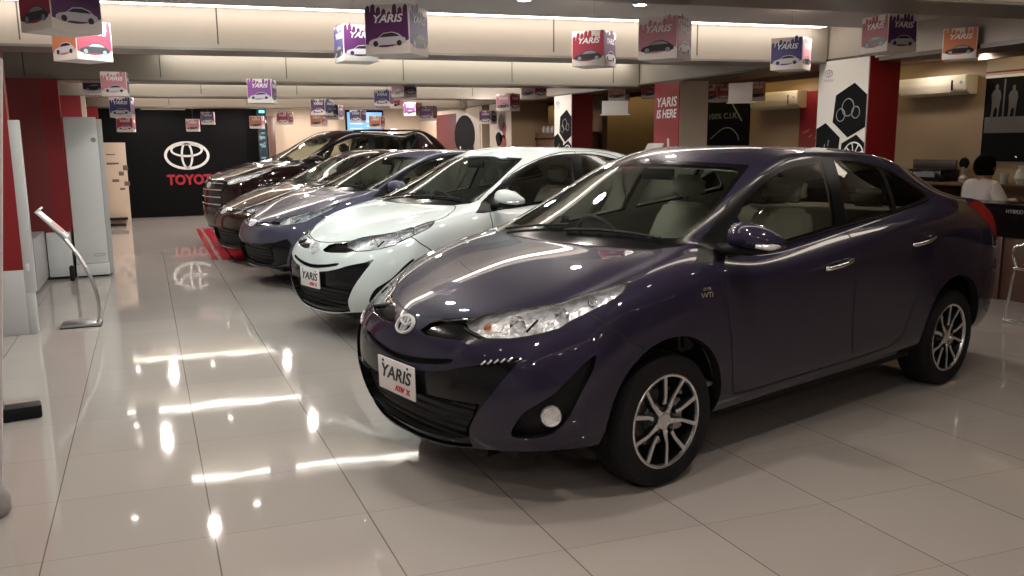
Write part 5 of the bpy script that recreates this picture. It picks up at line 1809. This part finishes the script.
# ------------------------------------------------------------------ hanging printed boxes
CREAM = mat('box_cream', (.68, .62, .58), .5)
TINTS = {
    'purple': mat('print_purple', (.085, .02, .10), .45), 'red': mat('print_crimson', (.30, .02, .05), .45), 'blue': mat('print_indigo', (.05, .045, .17), .45),
    'pink': mat('print_pink', (.48, .20, .24), .45), 'orange': mat('print_orange', (.48, .17, .08), .45), 'violet': mat('print_violet', (.22, .06, .25), .45)}
CAR_DARK = mat('print_car_dark', (.02, .018, .025), .4)
CAR_LIGHT = mat('print_car_light', (.50, .48, .52), .4)
def cube_side(M, w, h, tint, car_m, parent, seed):
    """M maps (x right, z up, -y outwards) face space to the box"""
    rnd = random.Random(seed)
    # skyline field: towers along the top, a swoosh along the bottom
    n = 8
    top = []
    for k in range(n):
        x0 = -w / 2 + .004 + (w - .008) * k / n
        x1 = -w / 2 + .004 + (w - .008) * (k + 1) / n
        hh = h * (.70 + .22 * rnd.random() + .06 * math.sin(PI * (k + .5) / n))
        xm = (x0 + x1) / 2
        top += [(x0, hh - .02), (x0 + .002, hh), (xm, hh + .012), (x1 - .006, hh), (x1 - .005, hh - .03)]
    bot = [(w / 2 - .004 - (w - .008) * k / 8, h * (.20 - .10 * math.sin(PI * k / 8) + .06 * (1 - k / 8))) for k in range(9)]
    bm = bmesh.new()
    add_prism(bm, top + bot, -.0012, 0, M)
    f = from_bm('print_field', bm, tint, parent)
    cw = w * .84
    car = [(-.5, .02), (-.49, .11), (-.42, .17), (-.25, .22), (-.10, .36), (.12, .39), (.30, .33), (.40, .23), (.48, .19), (.5, .06), (.42, .02), (.36, -.03), (.28, -.03), (.24, .01), (-.20, .0), (-.26, -.05), (-.36, -.05), (-.40, 0)]
    bm = bmesh.new()
    add_prism(bm, [(x * cw, h * .17 + z * cw * .80) for x, z in car], -.0024, -.0012, M)
    c = from_bm('print_car', bm, car_m, parent)
    bm = bmesh.new()
    win = [(-.22, .23), (-.09, .335), (.12, .36), (.27, .31), (.33, .25)]
    add_prism(bm, [(x * cw, h * .17 + z * cw * .80) for x, z in win], -.0030, -.0024, M)
    for wx in (-.31, .32):
        add_prism(bm, [(wx * cw + .07 * cw * math.cos(a), h * .20 + .07 * cw * math.sin(a)) for a in [2 * PI * q / 12 for q in range(12)]], -.0032, -.0024, M)
    from_bm('print_car_windows', bm, CAR_DARK if car_m is CAR_LIGHT else PRINT_GREY, c)
    text_mesh('print_lettering', 'YARIS', .055, PRINT_WHITE, parent, M @ Matrix.Translation((0, -.0016, h * .66)) @ Matrix.Rotation(PI / 2, 4, 'X'), shear=.25, bold=.0012, extrude=.0005, width=w * .66)
def make_box_mobile(tA, tB, cA, cB):
    w, h = .25, .265
    root = empty('hanging_box')
    b = box('carton', -w / 2, w / 2, -w / 2, w / 2, 0, h * .93, CREAM, root, .002)
    for q in range(4):
        M = Matrix.Rotation(PI / 2 * q, 4, 'Z') @ Matrix.Translation((0, -w / 2, 0))
        cube_side(M, w, h, TINTS[tA if q % 2 == 0 else tB], cA if q % 2 == 0 else cB, root, q * 7 + len(tA))
    st_ = tube('string', [(0, 0, 0), (0, 0, 1)], .0012, PRINT_GREY, root, 4); st_.location = (0, 0, h * .92)
    return root
protos = {}
# px centre, py centre, height in px, yaw, colours and label
MOB = [
    (60, 5, 56, -32, 'purple', 'red', 'L', 'nearest hanging box at top left, purple with white lettering'),
    (82, 41, 41, -34, 'red', 'orange', 'D', 'red hanging box just below the nearest one at top left'),
    (356, 44, 37, -16, 'purple', 'blue', 'L', 'purple hanging box half hidden by the big purple one at top centre'),
    (397, 31, 50, 24, 'purple', 'blue', 'L', 'biggest purple hanging box at top centre, pale car print'),
    (594, 49, 36, 20, 'red', 'purple', 'D', 'crimson hanging box left of the pink one, top right of centre'),
    (665, 39, 43, 21, 'pink', 'red', 'D', 'pink hanging box with black car print under the bright slot'),
    (791, 54, 33, 16, 'blue', 'pink', 'L', 'indigo hanging box with pale side in front of the hexagon column'),
    (889, 34, 38, 47, 'red', 'purple', 'D', 'red and purple hanging box above the red column face'),
    (961, 44, 32, 4, 'orange', 'pink', 'D', 'orange hanging box farthest right'),
    (97, 83, 22, 20, 'purple', 'blue', 'D', 'small dark hanging box below the top left boxes'),
    (115, 84, 25, 5, 'pink', 'blue', 'L', 'small pale hanging box left, above the black wall corner'),
    (122, 107, 21, 10, 'blue', 'violet', 'L', 'small bluish hanging box against the black wall top left'),
    (126, 124, 16, 10, 'red', 'red', 'L', 'small red hanging box lowest at the black wall left'),
    (193, 125, 12, 5, 'pink', 'pink', 'D', 'tiny pale hanging box before the black wall, left of its neighbour'),
    (208, 118, 13, 5, 'blue', 'pink', 'L', 'tiny grey hanging box before the black wall, right of its neighbour'),
    (262, 91, 25, 12, 'violet', 'purple', 'L', 'violet hanging box above the right edge of the black wall'),
    (257, 122, 10, 12, 'orange', 'red', 'D', 'tiny hanging box by the dark post beside the black wall'),
    (285, 118, 12, 25, 'red', 'red', 'L', 'tiny red hanging box over the door in the far wall'),
    (322, 107, 17, 30, 'purple', 'blue', 'L', 'small purple hanging box left of the blue screen'),
    (334, 112, 15, 20, 'blue', 'purple', 'L', 'small blue-purple hanging box overlapping its purple neighbour'),
    (319, 120, 11, 30, 'orange', 'red', 'D', 'tiny orange-red hanging box under the pair left of the screen'),
    (358, 116, 13, 25, 'blue', 'purple', 'L', 'small blue hanging box before the blue screen'),
    (377, 122, 11, 20, 'orange', 'red', 'D', 'tiny orange hanging box before the right half of the screen'),
    (384, 98, 17, 15, 'blue', 'purple', 'L', 'small dark blue hanging box right above the screen'),
    (404, 88, 19, 45, 'red', 'purple', 'D', 'red and purple hanging box in front of the third beam'),
    (398, 102, 12, 30, 'red', 'pink', 'D', 'small red hanging box below the red and purple one'),
    (413, 109, 14, 30, 'purple', 'pink', 'D', 'small hanging box right of the screen, left of two'),
    (428, 113, 15, 20, 'violet', 'pink', 'L', 'small hanging box right of the screen, right of two'),
    (488, 117, 14, 25, 'purple', 'blue', 'L', 'small dark hanging box over the roof of the white car'),
    (508, 102, 18, 35, 'pink', 'red', 'D', 'pink and red hanging box lower left of the brighter pair'),
    (534, 89, 19, 42, 'pink', 'red', 'D', 'bright pink and red hanging box left of the farther hexagon column'),
    (597, 109, 15, 15, 'pink', 'orange', 'D', 'small pink hanging box beside the pale blank box'),
    (619, 92, 18, 15, 'orange', 'blue', 'D', 'small orange hanging box above the pale blank box'),
    (651, 90, 17, 10, 'red', 'pink', 'D', 'small crimson hanging box before the red lettered poster'),
    (717, 93, 18, 45, 'red', 'red', 'D', 'small red hanging box above the black wall poster'),
    (756, 91, 19, 0, 'orange', 'pink', 'D', 'small hanging box with orange face before the far air conditioner'),
]
def ceiling_height(u, v):
    if u > UB + .34: return 2.46
    if u > UB: return 2.27 if v < 6.02 else 2.31
    for b in BE:
        if b - .012 <= v - K * u <= b + .43: return ZB - .02
        if b - .63 <= v - K * u < b: return ZC
    return ZS
for (px, py, hp, yaw, tA, tB, cc_, lb) in MOB:
    key = (tA, tB, cc_)
    d = min(.265 * 837.27 / hp, 17.2)
    p = at_depth(px, py, d)
    if key not in protos:
        ca = CAR_LIGHT if cc_ == 'L' else CAR_DARK
        protos[key] = make_box_mobile(tA, tB, ca, CAR_DARK if cc_ == 'L' else CAR_LIGHT)
        r = protos[key]
    else:
        r = copy_tree(protos[key])
    r.location = (p.x, p.y, p.z - .13)
    # yaw relative to the viewing direction, so the wide face looks at the aisle
    r.rotation_euler = (0, 0, math.atan2(p.y, p.x) - PI / 2 - R(yaw) * 1.0)
    for ch in r.children:
        if ch.name.startswith('string'):
            ch.scale = (1, 1, max(.02, ceiling_height(p.x, p.y) - (p.z - .13 + .265 * .92)))
    tag(r, lb, 'hanging box', 'printed boxes hung from the ceiling')
# hanging white blank cards
for (x0, x1, y0, y1, lb) in ((602, 628, 101, 114, 'blank whitish hanging card in front of the ochre bay'), (729, 752, 83, 102, 'blank whitish hanging card left of the far air conditioner')):
    d = 9.0
    a, b = at_depth(x0, y0, d), at_depth(x1, y1, d)
    c = (a + b) / 2
    w = (b - a).xy.length
    t = empty('hanging_card', (c.x, c.y, b.z), math.atan2(c.y, c.x) - PI / 2, lb, 'hanging card', 'blank cards hung from the ceiling')
    box('card', -w / 2, w / 2, -.004, .004, 0, a.z - b.z, mat('card_blank', (.58, .50, .46), .5), t, .001)
    box('card_foot', -w / 2 - .02, w / 2 + .02, -.03, .02, -.012, 0, mat('card_blank', (.58, .50, .46), .5), t)
    tube('string', [(0, 0, a.z - b.z), (0, 0, 2.5 - b.z)], .0012, PRINT_GREY, t, 4)

# ------------------------------------------------------------------ downlights
def downlight(u, v, z, label, power, grp='recessed downlights', col=(1.0, .89, .81)):
    t = empty('downlight', (u, v, z), 0, label, 'downlight', grp)
    lathe('trim_ring', [(.045, .0), (.062, -.004), (.066, .0), (.066, .004)], CHROME, t, 24)
    lathe('lamp', [(0, -.002), (.045, -.002), (.045, .003), (0, .003)], DOWN, t, 20)
    L = bpy.data.lights.new('downlight_beam', 'SPOT')
    L.energy = power * 1.8; L.spot_size = R(178); L.spot_blend = .35; L.shadow_soft_size = .05
    L.color = col
    lo = bpy.data.objects.new('downlight_beam', L)
    COL.objects.link(lo); lo.parent = t; lo.location = (0, 0, -.03)
    return t
a = at(640, 5, 2, ZS); downlight(a.x, a.y, ZS, 'recessed downlight at top, right of centre', 14)
a = at(838, 10, 2, ZS); downlight(a.x, a.y, ZS, 'recessed downlight at top right, left of the red and purple box', 14)
a = at(524, 0, 2, ZS); downlight(a.x, a.y, ZS, 'recessed downlight at the very top edge', 14)
for (px, py, lb) in ((923, 60, 'small downlight above the near air conditioner'), (983, 53, 'small downlight at the corner above the street poster'), (787, 76, 'small downlight above the far air conditioner')):
    a = at(px, py, 2, 2.45); downlight(a.x, a.y, 2.455, lb, 5, 'side bay downlights')
for (u, v) in ((.6, 2.2), (2.4, 2.0), (-.6, 1.6), (1.6, 3.0), (-.8, 5.4), (1.2, 5.9), (0.4, 9.0), (2.2, 8.9), (4.2, 8.5), (1.5, -1.2), (-.5, -.2), (3.0, -2.5)):
    downlight(u, v, ZS, 'recessed downlight in the grey soffit between the beams', 14, 'recessed downlights out of the picture')

for (u, v, e) in ((.0, 12.2, 50), (2.0, 12.1, 30), (4.2, 12.0, 20), (.2, 15.9, 60), (2.2, 15.9, 32), (.2, 18.9, 50), (2.0, 18.9, 50), (3.4, 18.8, 80), (5.2, 18.6, 80), (4.3, 15.2, 40), (5.4, 12.6, 30)):  # unseen lamps added to lift the far wall and floor
    downlight(u, v, ZS, 'recessed downlight added in the soffit to brighten the far end', e, 'recessed downlights added to brighten the far end')

for i, v in enumerate((-.2, 2.9, 9.6, 13.0, 16.5)):
    for u in (-1.6, -.4, .9, 2.9, 3.9, 5.2):
        t = empty('downlight', (u, skew(v, u), ZS), 0, 'small recessed ceiling lamp in the grey soffit', 'downlight', 'small recessed lamps')
        lathe('lamp', [(0, -.003), (.035, -.003), (.035, .002), (0, .002)], DOWN, t, 16)

for (u, v, e) in ((1.0, 5.3, 11), (1.3, 7.9, 18), (.1, 6.0, 20), (3.2, 8.2, 14)):
    downlight(u, v, ceiling_height(u, v) if ceiling_height(u, v) < 2.6 else ZS, 'cool white downlight over the white car', e, 'cool downlights over the white car', (.80, 1.0, .98))
